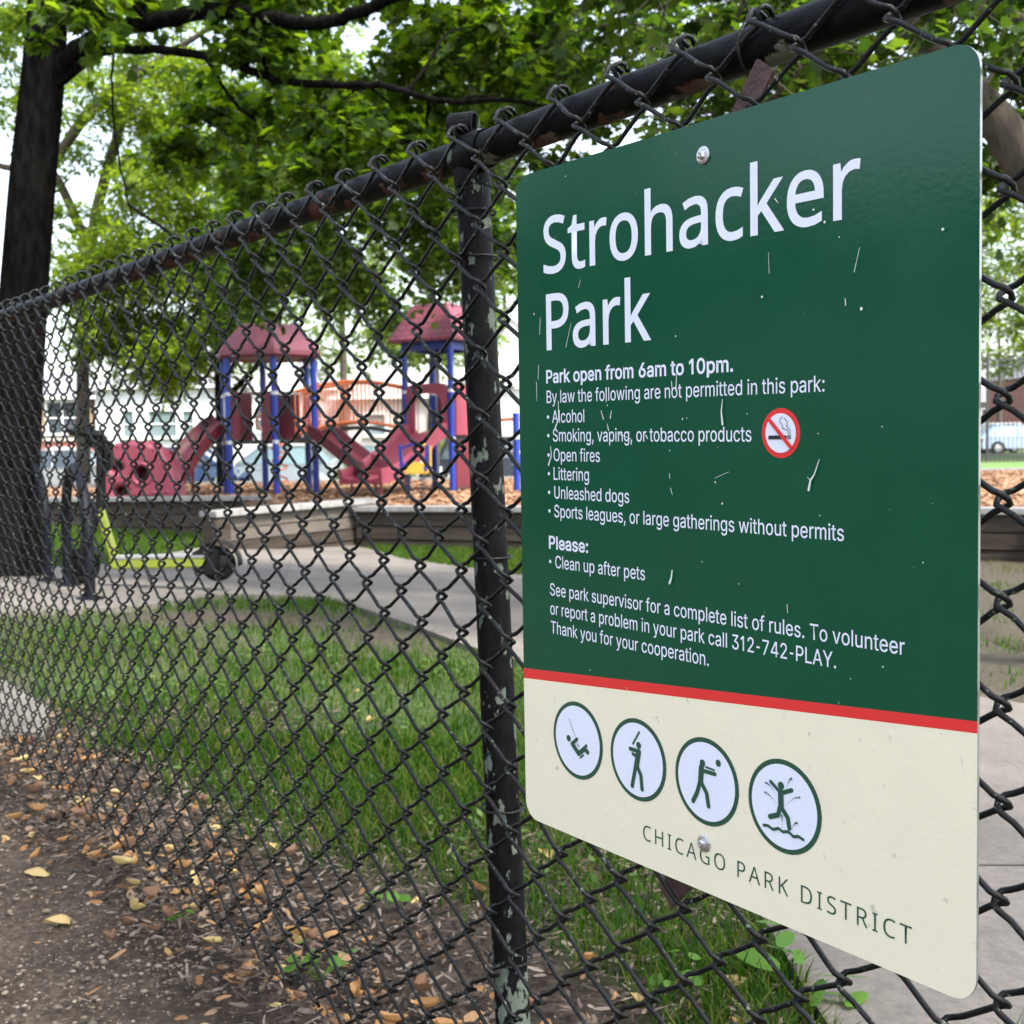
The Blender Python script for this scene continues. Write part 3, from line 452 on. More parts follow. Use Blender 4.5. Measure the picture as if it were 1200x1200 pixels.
def set_line(txt, fkey, s0, s1, t0, cap, off, mt, name='lettering', track=False, label=None):
    """One line of writing: glyph outlines fitted between s0 and s1 (mm) on the baseline t0 with capitals `cap` high."""
    fnt = GLYPHS[fkey]; x = 0; polys = []; ends = []
    pen = []
    for ch in txt:
        adv, cs = fnt.get(ch, [369 if fkey == 'A' else 365, []]); pen.append((x, cs)); x += adv
    xmin = min(c[i] for p, cs in pen for c in cs for i in range(0, len(c), 2)) if 0 else None
    first = pen[0]; last = pen[-1]
    lo = first[0]+min(v for c in first[1] for v in c[::2]); hi = last[0]+max(v for c in last[1] for v in c[::2])
    k = cap/1000.
    if track:                            # natural letter width, even gaps
        nat = (hi-lo)*k; extra = ((s1-s0)-nat)/(len(txt)-1)
        X = lambda i, v: (v+pen[i][0]-lo)*k + extra*i
    else:
        kx = (s1-s0)/(hi-lo); X = lambda i, v: (v+pen[i][0]-lo)*kx
    for i, (p0, cs) in enumerate(pen):
        for c in cs: polys.append([(X(i, c[j])*1000/cap, c[j+1]) for j in range(0, len(c), 2)])   # back in glyph units for the weight offset
    f = lambda x, y: FP((s0 + x*cap/1000)/1000, (t0 - y*cap/1000)/1000, .00035)
    o = shape_mesh([[(x/1000, y/1000) for x, y in p] for p in polys], lambda x, y: f(x*1000, y*1000), name, mt, sign, off/1000)
    if label: o['label'] = label
    return o
set_line('Strohacker', 'B', 48.6, 455.9, 109.2, 57.5, 13, M_white, label='large white park name lettering, upper line')
set_line('Park', 'B', 51.9, 212.7, 189.5, 57.5, 13, M_white, label='large white park name lettering, lower line')
RULES = [('Park open from 6am to 10pm.', 50, 319.2, 224.8, 13.4, 34), ('By law the following are not permitted in this park:', 49.8, 420.6, 246.0, 13.2, 4),
 ('Alcohol', 58.9, 112.2, 267, 13.2, 4), ('Smoking, vaping, or tobacco products', 59.6, 340.7, 286.8, 13.2, 4), ('Open fires', 60.4, 136.2, 307.5, 13.2, 4),
 ('Littering', 59.9, 118.5, 327.4, 13.2, 4), ('Unleashed dogs', 60.6, 179.8, 347.3, 13.2, 4), ('Sports leagues, or large gatherings without permits', 60.1, 439.9, 367.2, 13.2, 4),
 ('Please:', 50.4, 115.2, 401.3, 13.2, 34), ('Clean up after pets', 60.5, 201.7, 421.6, 13.2, 4),
 ('See park supervisor for a complete list of rules. To volunteer', 50.6, 497.6, 451.8, 13.2, 4), ('or report a problem in your park call 312-742-PLAY.', 50.5, 431.7, 472.4, 13.2, 4), ('Thank you for your cooperation.', 51.1, 286.8, 492.7, 13.2, 4)]
for a, s0, s1, t0, cap, off in RULES: set_line(a, 'A', s0, s1, t0, cap, off, M_white)
for t0 in (267, 286.8, 307.5, 327.4, 347.3, 367.2, 421.6):
    c_, r_ = (51.6, t0-6.2), 1.9
    poly = [((c_[0]+r_*math.cos(a))/1000, (c_[1]+r_*math.sin(a))/1000) for a in np.linspace(0, 2*math.pi, 14, endpoint=False)]
    shape_mesh([poly], on_sign(.00035), 'bullet', M_white, sign)
set_line('CHICAGO PARK DISTRICT', 'B', 194.8, 504.6, 679.6, 15.2, -6, M_green2, track=True, label='thin dark green spaced capitals along the bottom')

def circle(c, r, k=48, ry=None): return [(c[0]+r*math.cos(a), c[1]+(ry or r)*math.sin(a)) for a in np.linspace(0, 2*math.pi, k, endpoint=False)]
def capsule(a, b, w, w2=None, k=7):
    a = np.array(a); b = np.array(b); d = b-a; L_ = np.linalg.norm(d); d = d/L_; ang = math.atan2(d[1], d[0]); w2 = w2 or w; r = []
    for c, w_, a0 in ((b, w2, ang-math.pi/2), (a, w, ang+math.pi/2)):
        for i in range(k+1): q = a0+math.pi*i/k; r.append((c[0]+w_/2*math.cos(q), c[1]+w_/2*math.sin(q)))
    return r
lay = [0]
def figure(name, parts_, mt, parent):
    """Overlapping strokes of one pictogram, each a hair above the last, joined into one mesh."""
    mb = MB()
    for k, p in enumerate(parts_):
        z = .0011 + .00002*k
        mb.add([FP(s, t, z) for s, t in p], [list(range(len(p)))])
    return mb.build(name, mt, parent)
mm = lambda *p: tuple(v/1000 for v in p)
CIR = [(93.9, 601.3), (188.1, 601.3), (282.4, 601.3), (375.7, 601.3)]
za = lambda x, y: S(640+x/7.5, 810+y/7.5); zb = lambda x, y: S(780+x/6, 850+y/6)
m_ = .001
def chain(z, pts, w): return [capsule(z(*a), z(*b), w*.74*m_) for a, b in zip(pts[:-1], pts[1:])]
def head(z, p, r=3.5): return [circle(z(*p), r*m_, 20)]
figs = [
 ('swing_figure', head(za, (205, 412)) + chain(za, [(207, 240), (262, 395)], .9) + chain(za, [(238, 462), (292, 545)], 8) + chain(za, [(245, 452), (278, 420)], 5.5) + chain(za, [(292, 548), (345, 505), (372, 535)], 7)
   + [[za(330, 490), za(362, 458), za(374, 494)]] + chain(za, [(308, 582), (334, 560)], 2.8) + chain(za, [(282, 462), (296, 488)], 1.6)),
 ('batter_figure', head(za, (820, 475)) + chain(za, [(825, 358), (770, 460)], 3) + chain(za, [(745, 503), (828, 530)], 5.5) + chain(za, [(768, 548), (805, 572)], 4.5) + chain(za, [(820, 535), (802, 650)], 9.5) + chain(za, [(795, 655), (764, 828)], 6.6) + chain(za, [(808, 655), (840, 740), (851, 860)], 6.4)),
 ('volleyball_figure', head(zb, (265, 265)) + head(zb, (376, 265), 3.3) + chain(zb, [(270, 318), (353, 342)], 5.2) + chain(zb, [(290, 292), (348, 314)], 2.6) + chain(zb, [(258, 296), (252, 395)], 9) + chain(zb, [(246, 400), (228, 470), (200, 528)], 6.4) + chain(zb, [(257, 400), (295, 475), (308, 566)], 6.4)),
 ('splash_figure', head(zb, (817, 423)) + chain(zb, [(745, 394), (802, 458)], 4.6) + chain(zb, [(830, 472), (892, 455)], 5.2) + chain(zb, [(815, 468), (818, 575)], 8.5) + chain(zb, [(808, 580), (798, 628), (740, 640)], 6.2) + chain(zb, [(826, 585), (866, 650), (876, 720)], 6.2)
   + chain(zb, [(697, 700), (725, 702), (762, 730), (800, 722), (832, 747), (870, 745), (908, 782), (940, 778), (975, 802)], 3.6)
   + [circle(zb(a[0]+(b[0]-a[0])*k, a[1]+(b[1]-a[1])*k-14*math.sin(math.pi*k)), .8*m_*(1.2-.7*k), 8) for a, b in (((712, 402), (772, 468)), ((707, 468), (785, 552)), ((893, 372), (860, 437)), ((950, 504), (862, 552)), ((827, 630), (832, 715)), ((935, 684), (900, 725))) for k in np.linspace(0, 1, 7)])]
for (name, parts_), c_ in zip(figs, CIR):
    c_ = mm(*c_)
    disc = shape_mesh([circle(c_, .041)], on_sign(.0003), 'emblem_ring', M_green2, sign)
    disc['label'] = {'swing_figure': 'round emblem of a figure on a swing', 'batter_figure': 'round emblem of a figure with a bat', 'volleyball_figure': 'round emblem of a figure with a ball', 'splash_figure': 'round emblem of a figure leaping over water'}[name]
    shape_mesh([circle(c_, .0366)], on_sign(.0007), 'emblem_disc', M_white, disc)
    figure(name, parts_, M_green2, disc)
# no smoking roundel
zc = lambda x, y: S(880+x/6.667, 420+y/6.667)
cn = mm(374, 279.6)
ns = shape_mesh([circle(cn, .0212)], on_sign(.0003), 'no_smoking_roundel', M_red, sign)
shape_mesh([circle(cn, .0168)], on_sign(.0007), 'roundel_disc', M_white, ns)
cig = MB()
quad = lambda a, b, c, d: [zc(*a), zc(*b), zc(*c), zc(*d)]
for k, p in enumerate([quad((143, 603), (285, 601), (285, 632), (143, 633)), quad((292, 600), (298, 600), (298, 631), (292, 631)), quad((302, 600), (308, 600), (308, 630), (302, 630)), quad((312, 600), (318, 600), (318, 630), (312, 630))]
    + chain(zc, [(252, 458), (234, 475), (234, 500), (255, 520), (252, 545), (280, 555), (296, 562), (300, 595)], .8) + chain(zc, [(268, 468), (290, 490), (290, 515), (283, 528), (305, 545), (314, 562), (314, 595)], .8)):
    cig.add([FP(s, t, .0011+.00002*k) for s, t in p], [list(range(len(p)))])
cig.build('cigarette', M_black, ns)
sl_ = MB(); p_ = capsule(zc(152, 478), zc(318, 690), .0036); sl_.add([FP(s, t, .0018) for s, t in p_], [list(range(len(p_)))]); sl_.build('slash', M_red, ns)

# white paint nicks and drips on the face
nick = MB(); kk = 0
def drip(pts, w0, w1):
    global kk
    q = [np.array(S(*p)) for p in pts]
    for i in range(len(q)-1):
        wa = (w0+(w1-w0)*i/(len(q)-1))*m_; wb = (w0+(w1-w0)*(i+1)/(len(q)-1))*m_
        p = capsule(q[i], q[i+1], wa, wb, 4); nick.add([FP(s, t, .0020+.00001*kk) for s, t in p], [list(range(len(p)))]); kk += 1
for pts, a, b in (([(848.5, 468), (847, 482), (848.5, 497)], .6, 2.2), ([(962, 538), (956, 556), (951.5, 563), (949.5, 574)], .5, 2.3), ([(951.5, 563), (948, 559)], .8, .4), ([(656, 470), (656.5, 490), (652, 503)], .9, 1.8),
    ([(789.5, 668), (788.5, 677), (786.5, 683)], 1.2, 2.6), ([(706, 481), (709, 491)], .6, 1.2), ([(718.5, 481), (717, 490)], .6, 1.3), ([(713.5, 497), (715, 504)], .7, 1.3), ([(647, 523), (648, 534), (644.5, 545)], .8, 1.8),
    ([(635, 372), (634.3, 392)], .6, .6), ([(633, 428), (632.5, 445)], .7, .6), ([(630.5, 448), (631, 470)], .8, .5), ([(671, 379), (665, 407)], .4, .6), ([(682, 328), (680, 337)], .4, .6), ([(1009.5, 290), (1003, 319)], .35, .5),
    ([(992.5, 350), (993, 358)], .7, .8), ([(712, 456), (712.5, 471)], 1.3, .8), ([(789, 447), (790, 462)], .9, .9), ([(910, 233), (914, 238)], .9, .5), ([(902.5, 296), (903.5, 321)], .3, .4), ([(840, 560), (856, 553)], .3, .3),
    ([(788, 572), (790, 580)], .8, .4), ([(786.5, 555), (787, 561)], .7, .5), ([(924.5, 708), (925, 718)], .6, .6), ([(795, 439), (794, 458)], .8, 1.2), ([(726, 508), (741, 514)], .7, .6), ([(759, 510), (761, 514)], 1.4, 1.0)): drip(pts, a, b)
for px, py, r_ in ((895, 348, 1.3), (1011.5, 362, 1.3), (968.5, 260.5, 1.1), (955.5, 246, 1.0), (985.5, 278, .7), (628, 368, .9), (794, 394, .8), (848.5, 590, 1.1), (1107, 269, 1.3), (802, 491, .8), (807, 490, .6), (787, 528, .7), (878, 485, .6), (961, 508, .6), (665, 207, .7), (840.5, 565, .8), (963, 604, .6), (1084, 659, .6), (999, 795, .6), (985, 823, .6), (1037, 781, .7), (868, 684, .6), (714, 475, .7), (1036, 500, .5), (825, 658, .6), (694, 785, .7), (1001, 745, .5), (737, 806, .6), (973, 902, 1.2)):
    s0, t0 = S(px, py); p = circle((s0, t0), r_*m_, 7, r_*m_*rng.uniform(.7, 1.3)); nick.add([FP(s, t, .0020+.00001*kk) for s, t in p], [list(range(len(p)))]); kk += 1
for _ in range(26):
    s0, t0 = rng.uniform(.02, .54), rng.uniform(.02, .49); p = circle((s0, t0), rng.uniform(.15, .4)*m_, 5); nick.add([FP(s, t, .0020+.00001*kk) for s, t in p], [list(range(len(p)))]); kk += 1
nick.build('paint_nicks', mat('bare_paint', (.72, .78, .74), .6, .1), sign)

for (s0, t0) in ((.2857, .0303), (.2797, .660)):
    b = MB().lathe([(.0078, 0), (.0080, .0012), (.0066, .0022), (.0046, .0024)], FP(s0, t0, .0004), N, 24).build('washer', M_zinc, sign, True)
    MB().lathe([(.0047, .0024), (.0045, .0042), (.0035, .0056), (.0022, .0060), (.0016, .0048)], FP(s0, t0, .0004), N, 6).build('bolt_head', M_zinc, b)
for (bs, bt), (vs_, vt_) in (((.2857, .0303), S(884, 104, -.021)), ((.2797, .660), S(792, 1038, -.021))):   # short clamping straps behind the mesh, each turned on its bolt
    dx_, dy_ = vs_-bs, vt_-bt; k_ = math.hypot(dx_, dy_); ux_, uy_ = dx_/k_, dy_/k_
    MB().bar(FP(bs-ux_*.09, bt-uy_*.09, -.022), FP(bs+ux_*(k_+.022), bt+uy_*(k_+.022), -.022), .026, .005, N).build('backing_strap', M_rustbar, sign, bevel=.001)

# ================================================================ CHAIN-LINK FENCE
def peeling(name, paint=(.0035, .0035, .004), under=(.17, .18, .15), rust=(.16, .06, .03), lo=.60, scale=26, rusty=.5, rough=.5, stretch=(1, 1, .5), foot=False, spec=.09, under_side=0.):
    m = bpy.data.materials.new(name); m.use_nodes = True; t = m.node_tree; n = t.nodes; L = t.links; b = n['Principled BSDF']
    tc = n.new('ShaderNodeTexCoord'); mp = n.new('ShaderNodeMapping'); mp.inputs['Scale'].default_value = stretch; L.new(tc.outputs['Object'], mp.inputs[0])
    def nz(sc, d=6, off=0):
        k = n.new('ShaderNodeTexNoise'); k.inputs['Scale'].default_value = sc; k.inputs['Detail'].default_value = d; k.inputs['Roughness'].default_value = .6; k.noise_dimensions = '4D'; k.inputs['W'].default_value = off
        L.new(mp.outputs[0], k.inputs['Vector']); return k.outputs['Fac']
    def rmp(f, a, c):
        r = n.new('ShaderNodeValToRGB'); r.color_ramp.elements[0].position = a; r.color_ramp.elements[1].position = c; L.new(f, r.inputs[0]); return r.outputs[0]
    def mix(f, a, c):
        x = n.new('ShaderNodeMix'); x.data_type = 'RGBA'; L.new(f, x.inputs['Factor'])
        for s, v in (('A', a), ('B', c)):
            if isinstance(v, tuple): x.inputs[s].default_value = (*v, 1)
            else: L.new(v, x.inputs[s])
        return x.outputs['Result']
    b.inputs['Specular IOR Level'].default_value = spec
    fac = nz(scale)
    if foot:                                  # paint worn away round the foot of the post
        sx = n.new('ShaderNodeSeparateXYZ'); gm = n.new('ShaderNodeNewGeometry'); L.new(gm.outputs['Position'], sx.inputs[0])
        mf = n.new('ShaderNodeMapRange'); mf.inputs[1].default_value = .30; mf.inputs[2].default_value = .08; mf.inputs[3].default_value = 0; mf.inputs[4].default_value = .2; L.new(sx.outputs['Z'], mf.inputs[0])
        af = n.new('ShaderNodeMath'); L.new(fac, af.inputs[0]); L.new(mf.outputs[0], af.inputs[1]); fac = af.outputs[0]
    if under_side:                            # paint flakes off the wet underside first
        sn = n.new('ShaderNodeSeparateXYZ'); gn = n.new('ShaderNodeNewGeometry'); L.new(gn.outputs['Normal'], sn.inputs[0])
        mu = n.new('ShaderNodeMath'); mu.operation = 'MULTIPLY_ADD'; L.new(sn.outputs['Z'], mu.inputs[0]); mu.inputs[1].default_value = -under_side; L.new(fac, mu.inputs[2]); fac = mu.outputs[0]
    msk = rmp(fac, lo, lo+.025); rs = rmp(nz(11, 4, 3.), .5-rusty*.2, .62-rusty*.2)
    und = mix(rs, under, rust)
    pv = mix(rmp(nz(90, 4, 7.), .4, .7), paint, tuple(c*2.0+.002 for c in paint))
    L.new(mix(msk, pv, und), b.inputs['Base Color'])
    mr = n.new('ShaderNodeMapRange'); mr.inputs[3].default_value = rough; mr.inputs[4].default_value = .9; L.new(msk, mr.inputs[0]); L.new(mr.outputs[0], b.inputs['Roughness'])
    ad = n.new('ShaderNodeMath'); ad.operation = 'MULTIPLY_ADD'; L.new(msk, ad.inputs[0]); ad.inputs[1].default_value = -.5
    L.new(nz(120, 5, 2.), ad.inputs[2])
    bp = n.new('ShaderNodeBump'); bp.inputs['Strength'].default_value = .6; bp.inputs['Distance'].default_value = .002; L.new(ad.outputs[0], bp.inputs['Height']); L.new(bp.outputs[0], b.inputs['Normal'])
    return m
M_rail = peeling('peeling_black_rail', rust=(.085, .042, .03), lo=.565, scale=24, rusty=.6, under_side=.055, stretch=(.6, .6, 1))
M_post = peeling('peeling_black_post', under=(.12, .145, .118), rust=(.17, .17, .16), lo=.575, scale=55, rusty=-.3, foot=True)
M_wire = peeling('black_coated_wire', paint=(.0045, .0048, .005), under=(.13, .155, .12), rust=(.3, .3, .29), lo=.61, scale=130, rusty=-.8, rough=.42, stretch=(1, 1, 1), spec=.24)
fence = thing('chain_link_fence', 'low black chain link fence with peeling rail, holding the park sign', 'fence', FP(-.07, 1.171, -.03))
PIT = .0475; DV = .0742; MOFF = -.0134; RW = .00255
i0, i1 = -72, 42                                     # wires either side of column s=.572
T_TOP, ROWS = -.0795, 34
rk = np.random.default_rng(5)
jit = {}
def knot(i, n):
    if (i, n) not in jit:
        s0 = .572 + i*PIT; t0 = T_TOP + n*DV/2
        w = .004*mnoise.noise((s0*2.2, t0*2.2, 4)); w2 = .004*mnoise.noise((s0*2.2, t0*2.2, 14))
        jit[(i, n)] = (s0 + w + rk.normal(0, .0011), t0 + w2 + rk.normal(0, .0011))
    return jit[(i, n)]
sweep = MB()
for i in range(i0, i1):
    pts = []; offs = []
    for n in range(ROWS):
        right = ((i+n) % 2 == 0)                     # this wire touches its right-hand neighbour here
        s0, t0 = knot(i+1 if right else i, n)
        sg = 1 if right else -1
        h = .0036 if right else .0036
        a, b_ = (1, -1) if right else (-1, 1)        # front before a right-hand bend, behind after it
        if n == 0:                                   # top knuckle: bent over behind the rail side
            pts += [(s0+sg*.004, t0-.003, -.019), (s0+sg*.006, t0-.0080, -.013), (s0+sg*.006, t0-.0085, -.006), (s0+sg*.003, t0-.004, .001)]
            offs += []
        else:
            pts += [(s0-sg*.0120, t0-.0104, a*.0060), (s0-sg*.0036, t0-.0058, a*.0074), (s0+sg*.0021, t0-.0036, a*.0056)]
            pts += [(s0+sg*.0042, t0+.0004, 0)]
        if n == ROWS-1: pts += [(s0-sg*.002, t0+.010, -.004)]
        else: pts += [(s0+sg*.0021, t0+.0042, b_*.0056), (s0-sg*.0036, t0+.0066, b_*.0074), (s0-sg*.0120, t0+.0112, b_*.0060)]
    sweep.tube([FP(s, t, MOFF+d) for s, t, d in pts], RW, 6)
wire = sweep.build('wire_mesh', M_wire, fence); wire.data.polygons.foreach_set('use_smooth', [True]*len(wire.data.polygons))

RO = -.0436; RR = .0195
def at_plane(px, py, off): s, t = S(px, py, off); return np.array(FP(s, t, off))
a0, a1, a2 = at_plane(-2, 373, RO), at_plane(556, 179, RO), at_plane(1000, 17, RO)
dl = (a1-a0)/np.linalg.norm(a1-a0); dr = (a2-a1)/np.linalg.norm(a2-a1)
far_l = a1 - dl*4.0; far_r = a1 + dr*2.9
def railpts(a, b, k): return [a+(b-a)*t + np.array([0, 0, .0015*math.sin(9*t)]) for t in np.linspace(0, 1, k)]
MB().tube(railpts(far_l, a1, 60), RR, 20).build('top_rail', M_rail, fence, True)
MB().tube(railpts(a1+dr*.006, far_r, 40), RR*1.04, 20).build('top_rail', M_rail, fence, True)
# the post in view leans a little; two more further along, outside the picture
pt, pb = at_plane(553.5, 203, RO-.004), at_plane(602, 1215, RO-.004)
dp = (pb-pt)/np.linalg.norm(pb-pt); base = pt + dp*((pt[2]+.12)/-dp[2])
MB().tube([pt, pt+dp*.35, pt+dp*.7, base], [.0205, .0208, .0212, .0218], 24).build('post', M_post, fence, True)
for s0 in (-2.95, 2.3):
    MB().tube([FP(s0, -.035, RO-.004), FP(s0, 1.25, RO-.004)], .021, 20).build('post', M_post, fence, True)
# eye-top fitting: a collar round the rail and the stub of an old clamp above it
col_ = MB(); col_.tube([a1-dl*.030, a1-dl*.022, a1, a1+dr*.022, a1+dr*.030], [.0225, .0245, .0250, .0245, .0225], 22, cap=False)
col_.tube([pt-dp*.014, pt+dp*.01, pt+dp*.018], [.0215, .0232, .0225], 22); col_.build('eye_top', M_post, fence, True)
stub = at_plane(543, 148, RO+.004)
sd = dl*.4 + np.array([0, 0, 0.]); rg = MB()
ring = []
for k in np.linspace(-2.5, 2.5, 15): ring.append(k)
ax1 = dl*math.cos(.6) - N*math.sin(.6); ax1 /= np.linalg.norm(ax1); ax2 = np.array([0, 0, 1.]); ax3 = np.cross(ax1, ax2)
prof = [(stub + (ax3*math.sin(k) + ax2*math.cos(k))*.0135) for k in ring]
vs = []
for p in prof:
    nrm_ = (p-stub); nrm_ /= np.linalg.norm(nrm_)
    vs += [p-ax1*.016, p+ax1*.016, p+ax1*.016+nrm_*.0028, p-ax1*.016+nrm_*.0028]
fs = []
for k in range(len(prof)-1):
    for j in range(4): fs.append([k*4+j, k*4+(j+1) % 4, (k+1)*4+(j+1) % 4, (k+1)*4+j])
fs += [[0, 1, 2, 3], [(len(prof)-1)*4+j for j in (3, 2, 1, 0)]]
rg.add(vs, fs); rg.build('clamp_stub', M_post, fence, bevel=.0006)
# tie wires on the post and the rail
def tie(c, axis, r, half=.0): 
    ax = np.array(axis)/np.linalg.norm(axis); e1 = np.cross(ax, N); e1 /= np.linalg.norm(e1); e2 = np.cross(ax, e1)
    pts = [c + (e1*math.cos(a) + e2*math.sin(a))*r + ax*.004*math.sin(a*.5) for a in np.linspace(0, 2*math.pi*1.05, 26)]
    return MB().tube(pts, .0017, 6).build('tie_wire', M_wire, fence, True)
for py in (247, 300, 650, 943, 1120):
    k = (py-203)/(1215-203); c_ = at_plane(553.5+(602-553.5)*k, py, RO-.004); tie(c_, dp, .0262)
for d_ in (.55, 1.1, 1.7, 2.2): tie(a1-dl*d_, dl, .026)
for d_ in (.45, .95): tie(a1+dr*d_, dr, .026)

# ================================================================ TREES
BARK = mat('maple_bark', (.013, .012, .0115), .95, scale=11, col2=(.004, .0038, .0036), bump=1.0, bscale=22, stretch=(1.8, 1.8, .5), mask=(.36, .66), spec=.0)
BARK2 = mat('grey_bark', (.12, .10, .082), .95, scale=10, col2=(.05, .041, .034), bump=.9, bscale=26, stretch=(1.3, 1.3, .5), spec=.15)
def norm(a): return a/(np.linalg.norm(a, axis=-1, keepdims=True)+1e-12)
LEAF_MAPLE = np.array([(0, 0), (.16, .04), (.42, .0), (.36, .2), (.55, .42), (.3, .42), (.34, .62), (.17, .58), (0, 1.0)])   # right half outline, stem to tip
def leaves_maple(pos, nrm, dirv, size):
    """Folded five-lobed leaves: two half blades meeting at the midrib."""
    k = len(pos); sd = norm(np.cross(nrm, dirv)); H = LEAF_MAPLE; nh = len(H)
    V = np.empty((k, 2*nh-2, 3)); lift = .10
    right = pos[:, None] + size[:, None, None]*(H[None, :, 0, None]*sd[:, None] + H[None, :, 1, None]*dirv[:, None] + (abs(H[None, :, 0, None])*-lift-.25*H[None, :, 1, None]**2*.6)*nrm[:, None])
    left = pos[:, None] + size[:, None, None]*(-H[None, :, 0, None]*sd[:, None] + H[None, :, 1, None]*dirv[:, None] + (abs(H[None, :, 0, None])*-lift-.25*H[None, :, 1, None]**2*.6)*nrm[:, None])
    V[:, :nh] = right; V[:, nh:] = left[:, 1:-1]
    f1 = list(range(nh)); f2 = [0] + [nh-1] + [nh+j for j in range(nh-3, -1, -1)]
    nv = 2*nh-2; base = np.arange(k)*nv
    F_ = (base[:, None] + np.array(f1+f2)[None]).ravel(); npf = np.tile([nh, nh], k)
    return V.reshape(-1, 3), F_, npf
LEAF_OVAL = np.array([(0, 0), (.2, .3), (.17, .65), (0, 1.)])
def leaves_oval(pos, nrm, dirv, size):
    k = len(pos); sd = norm(np.cross(nrm, dirv)); nv = 6
    V = np.empty((k, 6, 3)); s = size[:, None]
    V[:, 0] = pos; V[:, 3] = pos + s*dirv - .12*s*nrm
    for j, (x, y) in ((1, (.2, .3)), (2, (.17, .65))): V[:, j] = pos + s*(x*sd+y*dirv-.06*nrm)
    for j, (x, y) in ((5, (.2, .3)), (4, (.17, .65))): V[:, j] = pos + s*(-x*sd+y*dirv-.06*nrm)
    F_ = (np.arange(k)[:, None]*6 + np.array([0, 1, 2, 3, 0, 3, 4, 5])[None]).ravel()
    return V.reshape(-1, 3), F_, np.tile([4, 4], k)
class Tree:
    def __init__(s, seed): s.r = np.random.default_rng(seed); s.limbs = []; s.lp = []; s.ln = []; s.ld = []; s.ls = []; s.skel = []; s.wood = MB(); s.trunk = MB()
    def stem(s, pts, radii, trunk=False, n=10, wob=.0):
        p = np.array(pts, float); t = np.linspace(0, 1, len(p)); k = max(len(p)*5, 8); tt = np.linspace(0, 1, k)
        q = np.stack([np.interp(tt, t, p[:, j]) for j in range(3)], 1)
        for _ in range(4): q[1:-1] = q[1:-1]*.5 + (q[:-2]+q[2:])*.25
        if wob: q[1:-1] += s.r.normal(0, wob, (k-2, 3))
        rr = np.interp(tt, np.linspace(0, 1, len(radii)), radii)
        (s.trunk if trunk else s.wood).tube(q, rr, n)
        for a, b in zip(q, rr): s.skel.append((*a, b))
        return q
    def branch_to(s, c, r0=None):
        sk = np.array(s.skel); d = np.linalg.norm(sk[:, :3]-c, axis=1) + .35*np.maximum(0, sk[:, 2]-c[2]+.3); j = int(np.argmin(d)); a = sk[j, :3]; L_ = np.linalg.norm(c-a)
        r = min(sk[j, 3]*.75, .012+.014*L_) if r0 is None else r0
        mid = a*.5+c*.5 + np.array([0, 0, .12*L_]) + s.r.normal(0, .07*L_, 3)
        m1 = a*.75+c*.25 + np.array([0, 0, .08*L_]) + s.r.normal(0, .05*L_, 3)
        return s.stem([a, m1, mid, c], [r, r*.75, r*.55, max(r*.3, .004)], n=6)
    def clump(s, c, rad, ntw, nlf, size, droop=.35, flat=.6, twr=.003, upb=1.0):
        c = np.array(c, float); s.branch_to(c)
        for _ in range(ntw):
            v = s.r.normal(0, 1, 3); v[2] *= flat; v = norm(v); L_ = rad*s.r.uniform(.45, 1.05)
            t = np.linspace(0, 1, 6)[:, None]
            q = c + v*L_*t + np.array([0, 0, -1.])*droop*L_*t**2 + s.r.normal(0, .03*L_, (6, 3))*t
            if twr: s.wood.tube(q, np.linspace(twr*1.6, twr*.5, 6), 4, cap=False)
            m = max(2, int(nlf*s.r.uniform(.7, 1.3)))
            tt = s.r.uniform(.15, 1.02, m); ix = np.minimum((tt*5).astype(int), 4); fr = tt*5-ix
            base = q[ix]*(1-fr[:, None]) + q[np.minimum(ix+1, 5)]*fr[:, None]
            out = norm(v[None] + s.r.normal(0, .9, (m, 3)) + np.array([0, 0, -.45]))
            off = out*size*s.r.uniform(.2, .7, (m, 1))
            n_ = norm(np.array([0, 0, upb])[None] + s.r.normal(0, .55, (m, 3)) + .25*v[None])
            d_ = norm(out - (out*n_).sum(1, keepdims=True)*n_)
            s.lp.append(base+off); s.ln.append(n_); s.ld.append(d_); s.ls.append(size*s.r.uniform(.6, 1.15, m))
    def finish(s, name, label, base, bark, leafm, kind='maple', group=None, leaves='crown'):
        t = thing(name, label, 'tree', base, group)
        if s.trunk.v: s.trunk.build('trunk', bark, t, True)
        if s.wood.v:
            o = s.wood.build('branches', bark, t); o.data.polygons.foreach_set('use_smooth', [True]*len(o.data.polygons))
        if s.lp:
            a = [np.concatenate(x) for x in (s.lp, s.ln, s.ld, s.ls)]
            V, F_, npf = (leaves_maple if kind == 'maple' else leaves_oval)(*a); big_mesh(leaves, V, F_, npf, leafm, t)
        return t
L_maple = leaf_mat('maple_leaf', [(.009, .023, .003), (.022, .047, .005), (.045, .078, .007)], (5.0, 4.5, 1.1), tw=.5)
L_maple2 = leaf_mat('dark_maple_leaf', [(.009, .022, .004), (.020, .042, .006), (.037, .066, .008)], (4.4, 4.2, 1.2), tw=.45)
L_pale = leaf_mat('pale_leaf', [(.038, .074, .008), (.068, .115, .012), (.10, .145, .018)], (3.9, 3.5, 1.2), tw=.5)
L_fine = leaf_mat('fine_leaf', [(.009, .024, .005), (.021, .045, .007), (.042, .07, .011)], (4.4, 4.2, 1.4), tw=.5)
L_far = leaf_mat('far_leaf', [(.05, .085, .02), (.09, .14, .035), (.14, .19, .05)], (3, 3, 2.), tw=.45)

